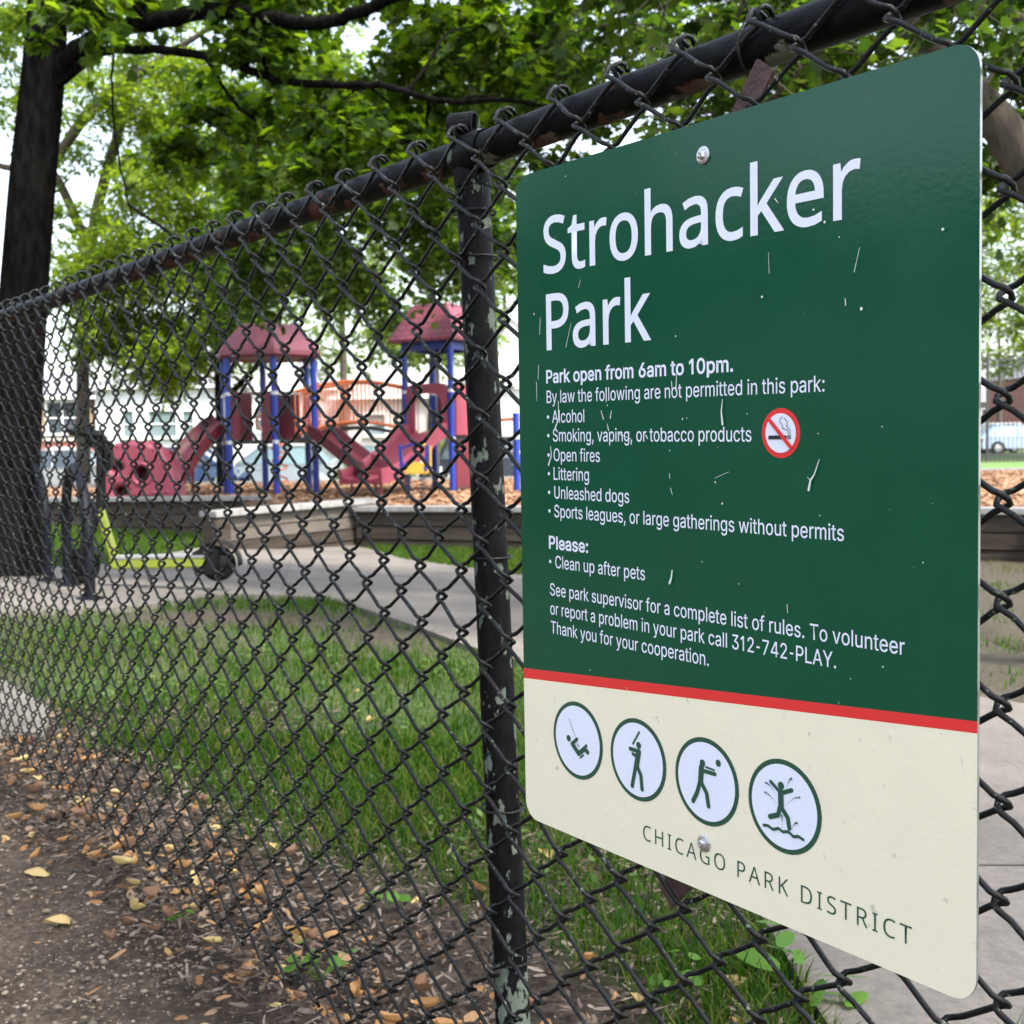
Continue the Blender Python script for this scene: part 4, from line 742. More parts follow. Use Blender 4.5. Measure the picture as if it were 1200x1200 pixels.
def region(T, seed, spec, ntw, nlf, size, **kw):
    r = np.random.default_rng(seed)
    for (x0, x1, y0, y1, Y0, Y1, n, rad) in spec:
        for k in range(n):
            # jittered grid keeps the cover even but not regular
            px, py, Y = r.uniform(x0, x1), r.uniform(y0, y1), r.uniform(Y0, Y1)
            T.clump(P(px, py, Y), rad*r.uniform(.75, 1.25), ntw, nlf, size, **kw)

# -- the big maple at the left: straight dark trunk, long limbs over the fence
YT = 9.0
T = Tree(21)
tp = [P(8, 690, YT), P(12, 600, YT), P(20, 450, YT), P(29, 330, YT), P(39, 200, YT), P(50, 100, YT), P(57, 0, YT), P(66, -160, YT), P(90, -420, YT), P(120, -700, YT+.3)]
tp[0][2] = terrain(tp[0][0], tp[0][1])-.15
T.stem(tp, [.30, .205, .185, .172, .165, .155, .143, .13, .10, .06], True, 18)
limb_a = T.stem([P(60, 92, YT), P(95, 55, YT-.2), P(130, 34, YT-.5), P(190, 24, YT-.8), P(240, 10, YT-1.0), P(300, 18, YT-1.2), P(372, 31, YT-1.4), P(440, 8, YT-1.7), P(520, -30, YT-2), P(640, -70, YT-2.3)], [.085, .068, .06, .055, .052, .05, .042, .035, .028, .016], n=10, wob=.006)
limb_b = T.stem([P(58, 105, YT), P(88, 78, YT-.1), P(120, 57, YT-.3), P(180, 58, YT-.6), P(240, 63, YT-.8), P(290, 80, YT-1.), P(320, 95, YT-1.1), P(400, 101, YT-1.4), P(453, 98, YT-1.6), P(517, 123, YT-1.8), P(587, 114, YT-2.), P(650, 128, YT-2.2)], [.055, .045, .034, .031, .030, .028, .026, .024, .021, .019, .015, .009], n=10, wob=.005)
T.stem([P(240, 63, YT-.8), P(262, 105, YT-.8), P(282, 130, YT-.9), P(312, 150, YT-.9), P(322, 200, YT-1.0), P(326, 235, YT-1.0)], [.016, .014, .012, .010, .007, .004], n=6, wob=.004)
T.stem([P(133, 62, YT-.4), P(130, 120, YT-.4), P(140, 190, YT-.5), P(150, 240, YT-.5), P(165, 285, YT-.5)], [.010, .008, .008, .006, .004], n=6, wob=.004)
T.stem([P(66, 20, YT), P(140, -60, YT-.6), P(260, -140, YT-1.2), P(420, -220, YT-2)], [.075, .055, .04, .02], n=8)
T.stem([P(60, -40, YT), P(-40, -130, YT-.3), P(-200, -230, YT-.2)], [.07, .05, .02], n=8)
T.stem([P(66, -100, YT), P(150, -240, YT-2), P(300, -420, YT-3.5)], [.07, .05, .02], n=8)
region(T, 3, [(95, 330, -70, 10, 6.8, 9.2, 8, .42), (130, 330, 75, 200, 8.6, 9.8, 7, .34), (290, 650, -90, 60, 7.6, 10.0, 20, .42), (380, 620, 40, 190, 7.6, 9.8, 13, .40), (250, 420, 120, 235, 7.8, 9.6, 7, .32)], 14, 11, .104, droop=.45)
region(T, 44, [(230, 660, -40, 60, 7.6, 10, 10, .4), (400, 640, 60, 170, 8.2, 10, 6, .36)], 14, 11, .10, droop=.45)
region(T, 4, [(-150, 760, -420, -80, 5.0, 9.5, 18, .6)], 8, 7, .12, droop=.4)
T.finish('maple_tree', 'big maple with dark straight trunk and long limbs reaching over the fence', tp[0], BARK, L_maple)

# -- darker maple standing behind the playground towers
T = Tree(5)
b0 = P(264, 560, 26); b0[2] = terrain(b0[0], b0[1])-.1
T.stem([b0, P(262, 500, 26), P(258, 420, 26), P(268, 300, 26), P(300, 180, 25.5), P(330, 20, 25)], [.2, .17, .15, .14, .11, .05], True, 12)
T.stem([P(262, 400, 26), P(310, 330, 25), P(390, 270, 24), P(480, 210, 22)], [.10, .08, .06, .03], n=8)
T.stem([P(266, 330, 26), P(210, 280, 25.5), P(150, 240, 25)], [.08, .05, .03], n=8)
T.stem([P(262, 470, 26), P(300, 430, 25.5), P(322, 400, 25.2), P(336, 340, 25)], [.07, .06, .05, .03], n=8)
region(T, 6, [(240, 600, 140, 300, 15.5, 22, 40, .85), (225, 420, 270, 350, 16, 21, 12, .6), (460, 600, 240, 315, 16, 21, 12, .6), (280, 620, 20, 150, 16, 23, 22, 1.0), (240, 300, 350, 420, 24, 27, 6, .7), (390, 470, 320, 380, 24, 28, 7, .7)], 17, 16, .125, droop=.5)
T.finish('shade_tree', 'darker spreading tree standing right behind the playground towers', b0, BARK, L_maple2)

# -- pale tree further back on the left
T = Tree(8)
b0 = P(97, 560, 33); b0[2] = terrain(b0[0], b0[1])-.1
T.stem([b0, P(97, 430, 33), P(98, 380, 33), P(110, 250, 33), P(150, 120, 32), P(180, -40, 31)], [.2, .17, .16, .15, .12, .05], True, 10)
T.stem([P(104, 290, 33), P(60, 190, 32.5), P(10, 200, 32), P(-60, 170, 32)], [.15, .12, .09, .05], n=8)
T.stem([P(62, 192, 32.5), P(100, 135, 32), P(140, 100, 31), P(250, 30, 30)], [.14, .14, .12, .06], n=8)
region(T, 9, [(70, 400, 190, 330, 27, 35, 84, 1.3), (85, 340, 300, 400, 27, 34, 46, 1.0), (120, 235, 390, 445, 27, 32, 14, .7), (90, 480, 60, 200, 28, 36, 50, 1.4), (-60, 40, 0, 130, 29, 35, 9, 1.1), (-120, 400, -140, 40, 28, 35, 18, 1.6)], 18, 26, .19, droop=.4)
T.finish('pale_tree', 'pale yellow green tree drooping low behind the dome climber', b0, BARK2, L_pale, 'oval')

# -- tree at the right whose limb passes behind the top corner of the sign
T = Tree(14)
b0 = P(1480, 900, 6.4); b0[2] = terrain(b0[0], b0[1])-.1
T.stem([b0, P(1440, 560, 6.4), P(1380, 420, 6.3), P(1300, 330, 6.2)], [.26, .2, .17, .15], True, 14)
T.stem([P(1300, 330, 6.2), P(1240, 250, 6.1), P(1195, 185, 6.0), P(1160, 130, 6.0), P(1110, 80, 6.0), P(1070, 28, 6.0), P(1040, -30, 6.0), P(960, -120, 5.8), P(820, -190, 5.6)], [.14, .115, .10, .094, .09, .085, .08, .06, .03], n=12, wob=.004)
T.stem([P(1290, 320, 6.2), P(1260, 60, 6.4), P(1200, 22, 6.4), P(1150, 15, 6.6), P(1040, -40, 7), P(900, -30, 7.5)], [.10, .06, .035, .03, .02, .012], n=8)
T.stem([P(1360, 400, 6.3), P(1340, 100, 6.5), P(1300, -200, 6.6), P(1250, -420, 6.2)], [.13, .10, .08, .04], n=8)
T.stem([P(1040, -30, 6.0), P(980, 40, 6.4), P(930, 90, 6.8), P(860, 160, 7.2)], [.03, .022, .016, .008], n=6)
region(T, 15, [(640, 1010, -140, 70, 5.5, 10, 36, .55), (690, 960, 40, 150, 7, 10.5, 14, .5), (1000, 1260, -140, 60, 5.5, 8.5, 20, .45), (1150, 1270, 60, 215, 6.5, 8.5, 11, .35), (560, 720, 40, 200, 8, 11, 12, .5), (620, 1350, -460, -140, 4.8, 9.5, 34, .7)], 16, 12, .08, droop=.4)
T.finish('corner_tree', 'tree with grey brown limb slanting behind the top right sign corner', b0, BARK2, L_fine)

# -- pale trees beyond the playground
def far_tree(seed, px, Y, spec, label, leafm, name='far_tree', lean=0, size=.3, ntw=11, nlf=12):
    T = Tree(seed); b0 = P(px, 545, Y); b0[2] = terrain(b0[0], b0[1])-.1
    top = P(px+lean, spec[0][2]+20, Y)
    T.stem([b0, b0*.6+top*.4 + np.array([.1, 0, 0]), top], [.22, .16, .05], True, 8)
    region(T, seed+1, spec, ntw, nlf, size, twr=.008, droop=.35)
    return T.finish(name, label, b0, BARK2, leafm, 'oval', group='trees beyond the playground')
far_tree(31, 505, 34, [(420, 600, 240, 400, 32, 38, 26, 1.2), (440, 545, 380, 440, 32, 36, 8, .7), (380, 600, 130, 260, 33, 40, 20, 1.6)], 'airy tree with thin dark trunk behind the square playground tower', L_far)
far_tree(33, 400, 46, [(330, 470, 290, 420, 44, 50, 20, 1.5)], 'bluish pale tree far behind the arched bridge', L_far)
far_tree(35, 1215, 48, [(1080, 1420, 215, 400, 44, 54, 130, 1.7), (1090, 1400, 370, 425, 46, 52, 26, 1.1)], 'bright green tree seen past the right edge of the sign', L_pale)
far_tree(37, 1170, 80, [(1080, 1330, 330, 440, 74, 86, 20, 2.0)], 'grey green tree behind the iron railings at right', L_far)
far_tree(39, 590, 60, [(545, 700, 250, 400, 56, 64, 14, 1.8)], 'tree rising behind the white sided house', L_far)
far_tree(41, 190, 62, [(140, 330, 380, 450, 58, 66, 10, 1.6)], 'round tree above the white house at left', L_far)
# unseen street trees, added to shape the sign's reflections and shade the ground
def added_tree(seed, x, y, label):
    T = Tree(seed); b0 = np.array([x, y, -.1])
    T.stem([b0, b0+[0, .1, 2.4], b0+[.1, 0, 5.5], b0+[0, 0, 8]], [.2, .16, .12, .04], True, 10)
    r = np.random.default_rng(seed)
    for _ in range(46):
        a = r.uniform(0, 6.28); h = r.uniform(2.6, 8.6); q = r.uniform(.3, 2.6)*math.sqrt(max(.1, 1-((h-5)/4)**2)); T.clump(b0+[q*math.cos(a), q*math.sin(a), h], r.uniform(.6, .95), 9, 8, .2, droop=.4)
    T.finish('added_tree', label, b0, BARK, L_maple2, 'oval', group='street trees beside the pavement')
added_tree(61, -8.5, 3.6, 'street tree out of frame, nearest to the viewer')
added_tree(62, -7.5, -5.0, 'street tree out of frame, behind the viewer')
added_tree(64, 4.1, -.6, 'street tree out of frame, at the viewer right hand')  # unseen crown added between the sun and the near ground
added_tree(63, -14.5, 4.2, 'street tree out of frame, furthest along the pavement')

# ================================================================ PLAYGROUND
M_pink = mat('faded_red_plastic', (.235, .043, .07), .42, .12, 2.5, bump=.08, bscale=160, spec=.4)
M_roofp = mat('faded_red_roof', (.15, .032, .05), .5, .1, 3)
M_maroon = mat('maroon_plastic', (.12, .014, .024), .42, .15, 3)
M_blue = mat('blue_paint', (.006, .03, .27), .35, .15, 8)
M_orange = mat('orange_coating', (.62, .16, .06), .45, .15, 6)
M_deck = mat('black_deck', (.03, .03, .032), .7, .3, 12)
M_yel = mat('yellow_plastic', (.72, .42, .05), .45, .1, 5)
M_lav = mat('grey_lilac_plastic', (.34, .24, .29), .5, .1, 4)
M_pale = mat('pale_panel', (.45, .55, .66), .5, .1, 6)
M_steel = mat('galvanised_collar', (.55, .56, .58), .4, .15, 30, metal=.6)
PY = 22.5
lc = P(318, 577, PY); LCX, LCY = lc[0], PY
rc = P(520, 573, PY); RCX, RCY = rc[0], PY
play = thing('playground_structure', 'red and blue climbing structure with two roofed towers, arched bridge and slides', 'playground', (LCX, LCY, CHIP_Z))
LR, RRd = .9, .70
la = [R(a) for a in (-12, 48, 108, 168, 228, 288)]; ra = [R(a) for a in (287, 17, 107, 197)]
LP_ = [np.array([LCX+LR*math.cos(a), LCY+LR*math.sin(a), 0]) for a in la]
RP_ = [np.array([RCX+RRd*math.cos(a), RCY+RRd*math.sin(a), 0]) for a in ra]
def post(p, z0, z1, r=.06):
    o = MB().tube([(p[0], p[1], z0), (p[0], p[1], z1)], r, 14).build('post', M_blue, play, True)
    for z in (1.02, 1.9): MB().tube([(p[0], p[1], z-.03), (p[0], p[1], z+.03)], r+.008, 14).build('collar', M_steel, o, True)
for p in LP_: post(p, -.1, 2.66)
for p in RP_: post(p, -.1, 2.92)
def shingle_mat(name, col):
    m = mat(name, col, .5, .1, 3); t = m.node_tree; n = t.nodes; L = t.links; b = n['Principled BSDF']; src = b.inputs['Base Color'].links[0].from_socket
    tc = n.new('ShaderNodeTexCoord'); vo = n.new('ShaderNodeTexBrick'); vo.inputs['Scale'].default_value = 1; vo.inputs['Brick Width'].default_value = .16; vo.inputs['Row Height'].default_value = .11; vo.inputs['Mortar Size'].default_value = .012
    mp = n.new('ShaderNodeMapping'); mp.inputs['Rotation'].default_value = (R(90), 0, 0); L.new(tc.outputs['Object'], mp.inputs[0]); L.new(mp.outputs[0], vo.inputs['Vector'])
    vo.inputs['Color1'].default_value = (1, 1, 1, 1); vo.inputs['Color2'].default_value = (.9, .9, .9, 1); vo.inputs['Mortar'].default_value = (.55, .5, .5, 1)
    mx = n.new('ShaderNodeMix'); mx.data_type = 'RGBA'; mx.blend_type = 'MULTIPLY'; mx.inputs['Factor'].default_value = 1
    L.new(src, mx.inputs['A']); L.new(vo.outputs['Color'], mx.inputs['B']); L.new(mx.outputs['Result'], b.inputs['Base Color']); return m
M_shin = shingle_mat('shingled_roof', (.30, .07, .105))
def poly_ring(cx_, cy_, r, angs, z): return [(cx_+r*math.cos(a), cy_+r*math.sin(a), z) for a in angs]
def roof(cx_, cy_, angs, prof, top_label, m):
    mb = MB(); k = len(angs); vs = []
    for r, z in prof: vs += poly_ring(cx_, cy_, r, angs, z)
    fs = [[i*k+j, i*k+(j+1) % k, (i+1)*k+(j+1) % k, (i+1)*k+j] for i in range(len(prof)-1) for j in range(k)]
    fs += [[(len(prof)-1)*k+j for j in range(k)], [j for j in range(k)][::-1]]
    mb.add(vs, fs); return mb.build('roof', m, play)
roof(LCX, LCY, la, [(.9, 2.60), (1.02, 2.56), (1.06, 2.60), (1.05, 2.68), (.98, 2.78), (.88, 2.88), (.74, 3.02), (.62, 3.15), (.56, 3.19), (.2, 3.22)], '', M_roofp)['label'] = 'smooth six sided faded red roof'
# the square tower's roof: steep shingled hip with a blue fascia
roof(RCX, RCY, ra, [(.86, 2.84), (.98, 2.80), (1.0, 2.86), (.52, 3.50), (.42, 3.52)], '', M_shin)['label'] = 'shingled four sided faded red roof'
fb = MB()
for i in range(4):
    a, b = RP_[i].copy(), RP_[(i+1) % 4].copy(); a[2] = b[2] = 2.74; fb.bar(a, b, .06, .17)
fb.build('fascia', M_blue, play)
MB().prism(poly_ring(LCX, LCY, .84, la, 1.06), (0, 0, -.07)).build('deck', M_deck, play)
MB().prism(poly_ring(RCX, RCY, .64, ra, 1.12), (0, 0, -.07)).build('deck', M_deck, play)
def panel_between(a, b, t0, t1, z0, z1, m, name='panel', th=.05, parent=None):
    p, q = a+(b-a)*t0, a+(b-a)*t1; c = (p+q)/2; d = (q-p); L_ = np.linalg.norm(d); d /= L_; nn_ = np.array([d[1], -d[0], 0])
    c = c.copy(); c[2] = (z0+z1)/2
    return MB().box(c, (L_, th, z1-z0), (d, nn_, (0, 0, 1))).build(name, m, parent or play, bevel=.015)
pl = panel_between(LP_[3], LP_[4], .1, .92, 1.04, 1.92, M_lav); pl['label'] = 'grey lilac panel with a pale window'
mid = LP_[3]*.45+LP_[4]*.55; dd = norm(LP_[4]-LP_[3]); nn2 = np.array([dd[1], -dd[0], 0]); nn2 = nn2 if nn2[1] < 0 else -nn2
MB().box((mid[0]+nn2[0]*.03, mid[1]+nn2[1]*.03, 1.55), (.26, .03, .42), (dd, nn2, (0, 0, 1))).build('panel_window', M_pale, pl)
for t0, t1 in ((.06, .26), (.72, .94)): panel_between(LP_[4], LP_[5], t0, t1, 1.04, 1.94, M_maroon)
panel_between(LP_[1], LP_[2], .15, .85, 1.04, 1.94, M_maroon); panel_between(LP_[2], LP_[3], .3, .9, 1.04, 1.94, M_maroon)
panel_between(LP_[3], LP_[4], .15, .8, .35, .62, M_maroon)
MB().bar(LP_[4]+[0, 0, 1.9], LP_[5]+[0, 0, 1.9], .04, .04).build('rail', M_maroon, play)
MB().tube([(P(306, 500, PY-.5)[0]+.1*math.cos(a*1.3), PY-.45, 1.1+.12*a) for a in np.linspace(0, 5, 14)], .03, 8).build('steering_pole', mat('tan_pole', (.4, .2, .13), .5), play, True)
# spiral climbing pole beneath the left tower
hx = P(328, 550, PY-.75)
MB().tube([(hx[0]+.13*math.cos(a), hx[1]+.13*math.sin(a), .1+.9*a/25) for a in np.linspace(0, 25, 90)], .018, 6).build('corkscrew_climber', M_orange, play, True)

def trough(name, pts, w, wall, th, m, up=None, ridge=False):
    """A slide bed swept along pts with raised sides."""
    p = np.array(pts, float); k = len(p); mb = MB(); t = np.gradient(p, axis=0); t = norm(t)
    prof = [(-w/2-th, wall), (-w/2-th*.3, wall+th*.3), (-w/2, wall), (-w/2+.03, .03), (-w/4, 0), (0, .05 if ridge else 0), (w/4, 0), (w/2-.03, .03), (w/2, wall), (w/2+th*.3, wall+th*.3), (w/2+th, wall), (w/2+th, -th*1.4), (-w/2-th, -th*1.4)]
    vs = []
    for i in range(k):
        sd = norm(np.cross(t[i], np.array([0, 0, 1.]))); u = np.cross(sd, t[i])
        vs += [p[i]+sd*a+u*b for a, b in prof]
    q = len(prof); fs = [[i*q+j, i*q+(j+1) % q, (i+1)*q+(j+1) % q, (i+1)*q+j] for i in range(k-1) for j in range(q)]
    fs += [list(range(q))[::-1], [(k-1)*q+j for j in range(q)]]
    return mb.add(vs, fs).build(name, m, play, True)
def spline(pts, k=24):
    p = np.array(pts, float); t = np.linspace(0, 1, len(p)); tt = np.linspace(0, 1, k); q = np.stack([np.interp(tt, t, p[:, j]) for j in range(3)], 1)
    for _ in range(5): q[1:-1] = q[1:-1]*.5+(q[:-2]+q[2:])*.25
    return q
trough('slide', spline([P(264, 494, PY+.15), P(250, 502, PY-.2), P(230, 522, PY-.6), P(212, 544, PY-.9), P(204, 556, PY-1.2), P(197, 566, PY-1.6), P(189, 571, PY-2.0)]), .46, .15, .05, M_maroon)['label'] = 'maroon slide running down to the left'
lg = P(226, 560, PY-.7); MB().tube([(lg[0], lg[1], 0), (lg[0], lg[1], .62)], .03, 8).build('slide_leg', M_maroon, play)
# second maroon slide, seen edge on between the towers
s2 = spline([P(374, 508, PY-.3), P(383, 512, PY-.6), P(410, 534, PY-1.2), P(432, 550, PY-1.7), P(441, 553, PY-2.1)])
trough('slide', s2, .42, .16, .04, M_maroon)['label'] = 'maroon slide seen edge on below the bridge'
# double slide of the square tower, under an arched hood
fa, fc = RP_[3], RP_[0]; mid = (fa+fc)/2; od = np.array([mid[0]-RCX, mid[1]-RCY, 0]); od /= np.linalg.norm(od)
sp = spline([mid+[0, 0, 1.13], mid+od*.28+[0, 0, 1.10], mid+od*1.0+[0, 0, .70], mid+od*1.7+[0, 0, .40], mid+od*2.2+[0, 0, .34]])
trough('slide', sp, .78, .17, .05, M_pink, ridge=True)['label'] = 'faded pink double slide'
for k_, sgn in ((14, -1), (14, 1), (21, -1), (21, 1)):
    sd_ = np.array([-od[1], od[0], 0]); b_ = sp[k_]+sd_*.3*sgn; MB().tube([(b_[0], b_[1], 0), (b_[0], b_[1], b_[2]-.03)], .025, 8).build('slide_leg', M_maroon, play)
def arch_panel(a, b, z0, z1, open_w, open_h, m, th=.09):
    d = b-a; L_ = np.linalg.norm(d); d = d/L_; nn_ = np.array([d[1], -d[0], 0]); w = L_/2-.05
    outp = [(-w, 0), (-w, (z1-z0)-.14)] + [(-w+.14-.14*math.cos(t), (z1-z0)-.14+.14*math.sin(t)) for t in np.linspace(0.2, 1.57, 5)] + [(w-.14+.14*math.sin(t), (z1-z0)-.14+.14*math.cos(t)) for t in np.linspace(0, 1.37, 5)] + [(w, (z1-z0)-.14), (w, 0)]
    ow = open_w/2; inn = [(ow, 0), (ow, open_h-.2)] + [(ow-.2+.2*math.cos(t), open_h-.2+.2*math.sin(t)) for t in np.linspace(.2, 1.57, 5)] + [(-ow+.2-.2*math.sin(t), open_h-.2+.2*math.cos(t)) for t in np.linspace(0, 1.37, 5)] + [(-ow, open_h-.2), (-ow, 0)]
    c = (a+b)/2; mb = MB(); ring = outp + inn; n1, n2 = len(outp), len(inn)
    T3 = lambda x, z, o: c + d*x + nn_*o + np.array([0, 0, z0+z])
    # bridge the two outlines: split into quads by matching parameter
    K = 26
    def rs(pl, k):
        p = np.array(pl); s = np.concatenate([[0], np.cumsum(np.linalg.norm(np.diff(p, axis=0), axis=1))]); s /= s[-1]; t = np.linspace(0, 1, k); return np.stack([np.interp(t, s, p[:, 0]), np.interp(t, s, p[:, 1])], 1)
    A_, B_ = rs(outp, K), rs(inn[::-1], K); vs = []
    for o in (-th/2, th/2):
        vs += [T3(x, z, o) for x, z in A_] + [T3(x, z, o) for x, z in B_]
    fs = []
    for i in range(K-1):
        fs += [[i, i+1, K+i+1, K+i], [2*K+i, 3*K+i, 3*K+i+1, 2*K+i+1], [i, 2*K+i, 2*K+i+1, i+1], [K+i, K+i+1, 3*K+i+1, 3*K+i]]
    fs += [[0, K, 3*K, 2*K], [K-1, 3*K-1, 4*K-1, 2*K-1]]
    return mb.add(vs, fs).build('hood', m, play, True)
arch_panel(fa, fc, 1.12, 2.04, .62, .74, M_pink)
panel_between(RP_[0], RP_[1], .12, .9, 1.08, 2.02, M_pink)
panel_between(RP_[0], RP_[1], .1, .9, .12, 1.0, M_maroon)
panel_between(RP_[1], RP_[2], .1, .9, 1.1, 2.0, M_maroon)
# arched bridge: dark deck, orange rails and bars
bx0, bx1 = LCX+.52, RCX-.50; by = LCY+.22
def arc(h0, hm, k=22): return [(bx0+(bx1-bx0)*t, h0 + (hm-h0)*math.sin(math.pi*t)) for t in np.linspace(0, 1, k)]
dm = MB(); A = arc(1.07, 1.30)
for side in (0,):
    vs = [(x, by+o, z+e) for x, z in A for o, e in ((-.36, 0), (.36, 0), (.36, -.07), (-.36, -.07))]
    k = len(A); fs = [[i*4+j, i*4+(j+1) % 4, (i+1)*4+(j+1) % 4, (i+1)*4+j] for i in range(k-1) for j in range(4)] + [[3, 2, 1, 0], [(k-1)*4+j for j in range(4)]]
    dm.add(vs, fs)
dm.build('bridge_deck', M_deck, play)
for o in (-.37, .37):
    rl = MB()
    lo_, hi_ = arc(1.15, 1.37), arc(1.95, 2.13)
    rl.tube([(x, by+o, z) for x, z in lo_], .032, 8); rl.tube([(x, by+o, z) for x, z in hi_], .03, 8)
    r_ = rl.build('bridge_railing', M_orange, play, True)
    for (x, z0), (x1, z1) in list(zip(arc(1.15, 1.37, 30), arc(1.95, 2.13, 30))): MB().tube([(x, by+o, z0), (x, by+o, z1)], .012, 6).build('baluster', M_orange, r_)
# low overhead element to the right of the square tower
e0 = P(606, 570, 21.2); e1 = P(640, 570, 21.6)
post((e0[0], e0[1]), -.1, Z_at(606, 484, 21.2)); post((e1[0]+.6, e1[1]+.8), -.1, 1.5)
MB().tube([(RP_[1][0], RP_[1][1], 1.35), (e0[0], e0[1], 1.35), (e1[0]+.6, e1[1]+.8, 1.35)], .03, 8).build('ladder_rail', M_orange, play, True)
MB().tube([(RP_[1][0], RP_[1][1], .75), (e0[0], e0[1], .75), (e1[0]+.6, e1[1]+.8, .75)], .03, 8).build('ladder_rail', M_steel, play, True)

# ---- pink climbing dome with round holes
def dome():
    dY = 20.6; c0 = P(166, 578, dY); cxx = c0[0]; w = .70; h = 1.02
    t = thing('dome_climber', 'faded pink plastic climbing dome with round holes behind the timber wall', 'climber', (cxx, dY, CHIP_Z))
    cu = bpy.data.curves.new('o', 'CURVE'); cu.dimensions = '2D'; cu.fill_mode = 'BOTH'; cu.extrude = .16; cu.bevel_depth = .09; cu.bevel_resolution = 3; cu.offset = -.09
    outl = [(-w, 0), (-w*.97, .45), (-w*.84, .74), (-w*.55, .95), (-.1, h), (.2, h-.02), (w*.62, .86), (w*.88, .55), (w*1.0, .2), (w*1.04, 0)]
    holes = [[(-.33+.10*math.cos(a), .56+.07*math.sin(a)) for a in np.linspace(0, 6.283, 14, endpoint=False)], [(.10+.125*math.cos(a), .44+.14*math.sin(a)) for a in np.linspace(0, 6.283, 16, endpoint=False)], [(-.27+.12*math.cos(a), .15+.08*math.sin(a)) for a in np.linspace(0, 6.283, 14, endpoint=False)]]
    for pl_ in [outl]+holes:
        s = cu.splines.new('POLY'); s.points.add(len(pl_)-1); s.use_cyclic_u = True
        for k, (x, y) in enumerate(pl_ if pl_ is outl else pl_[::-1]): s.points[k].co = (x, y, 0, 1)
    to = bpy.data.objects.new('o', cu); COL.objects.link(to); dg = bpy.context.evaluated_depsgraph_get(); me = bpy.data.meshes.new_from_object(to.evaluated_get(dg)); bpy.data.objects.remove(to)
    for v in me.vertices:
        x, y, z = v.co; v.co = (cxx+x, dY - z*1.2, CHIP_Z+y)
    me.materials.clear(); link('shell', me, M_pink, t, True)
    MB().tube([(cxx+.10+.165*math.cos(a), dY-.29, CHIP_Z+.44+.18*math.sin(a)) for a in np.linspace(0, 6.283, 24, endpoint=False)], .04, 8, closed=True).build('hole_rim', M_pink, t, True)
    MB().box((cxx, dY+.16, CHIP_Z+.45), (1.1, .04, .75)).build('back_shell', M_maroon, t, bevel=.02)
    for x, z in ((-.5, .74), (-.3, .93), (.32, .86), (.46, .62), (.52, .14), (-.56, .2), (.3, .12)):
        MB().lathe([(.05, 0), (.045, .02), (.03, .035), (.01, .04)], (cxx+x, dY-.27, CHIP_Z+z), (0, -1, .2), 12).build('climbing_grip', M_pink, t, True)
dome()
# ---- spring rider
def rider():
    sY = 18.6; c = P(487, 585, sY); x0 = c[0]
    t = thing('spring_rider', 'small yellow and blue rocking seat on two black springs', 'spring rider', (x0, sY, CHIP_Z))
    for dx in (-.11, .11):
        MB().tube([(x0+dx+.045*math.cos(a), sY+.045*math.sin(a), CHIP_Z+.02+.38*a/38) for a in np.linspace(0, 38, 110)], .011, 6).build('spring', M_deck, t, True)
        MB().box((x0+dx, sY, CHIP_Z+.01), (.16, .2, .02)).build('foot_plate', M_deck, t)
    bY = MB(); pf = [(-.16, .40), (.2, .40), (.22, .48), (.14, .56), (.0, .60), (-.09, .55), (-.17, .44)]
    bY.prism([(x0+x, sY-.05, CHIP_Z+z) for x, z in pf], (0, .1, 0)); bY.build('seat', M_yel, t, bevel=.012)
    for dx, lean in ((-.20, -.02), (.17, .03)):
        MB().bar((x0+dx, sY, CHIP_Z+.44), (x0+dx+lean, sY, CHIP_Z+.86), .14, .05, (1, 0, 0)).build('side_panel', M_blue, t, bevel=.01)
    MB().tube([(x0-.2, sY, CHIP_Z+.80), (x0-.05, sY-.02, CHIP_Z+.86), (x0+.02, sY-.02, CHIP_Z+.84)], .02, 8).build('handle', M_blue, t, True)
    MB().tube([(x0+.19, sY, CHIP_Z+.84), (x0+.1, sY-.02, CHIP_Z+.88)], .02, 8).build('handle', M_yel, t, True)
    MB().bar((x0-.19, sY-.02, CHIP_Z+.50), (x0+.02, sY-.02, CHIP_Z+.70), .05, .05).build('brace', M_blue, t)
    MB().bar((x0+.24, sY+.02, CHIP_Z+.5), (x0+.25, sY+.02, CHIP_Z+.84), .06, .03).build('back_panel', M_yel, t, bevel=.008)
rider()

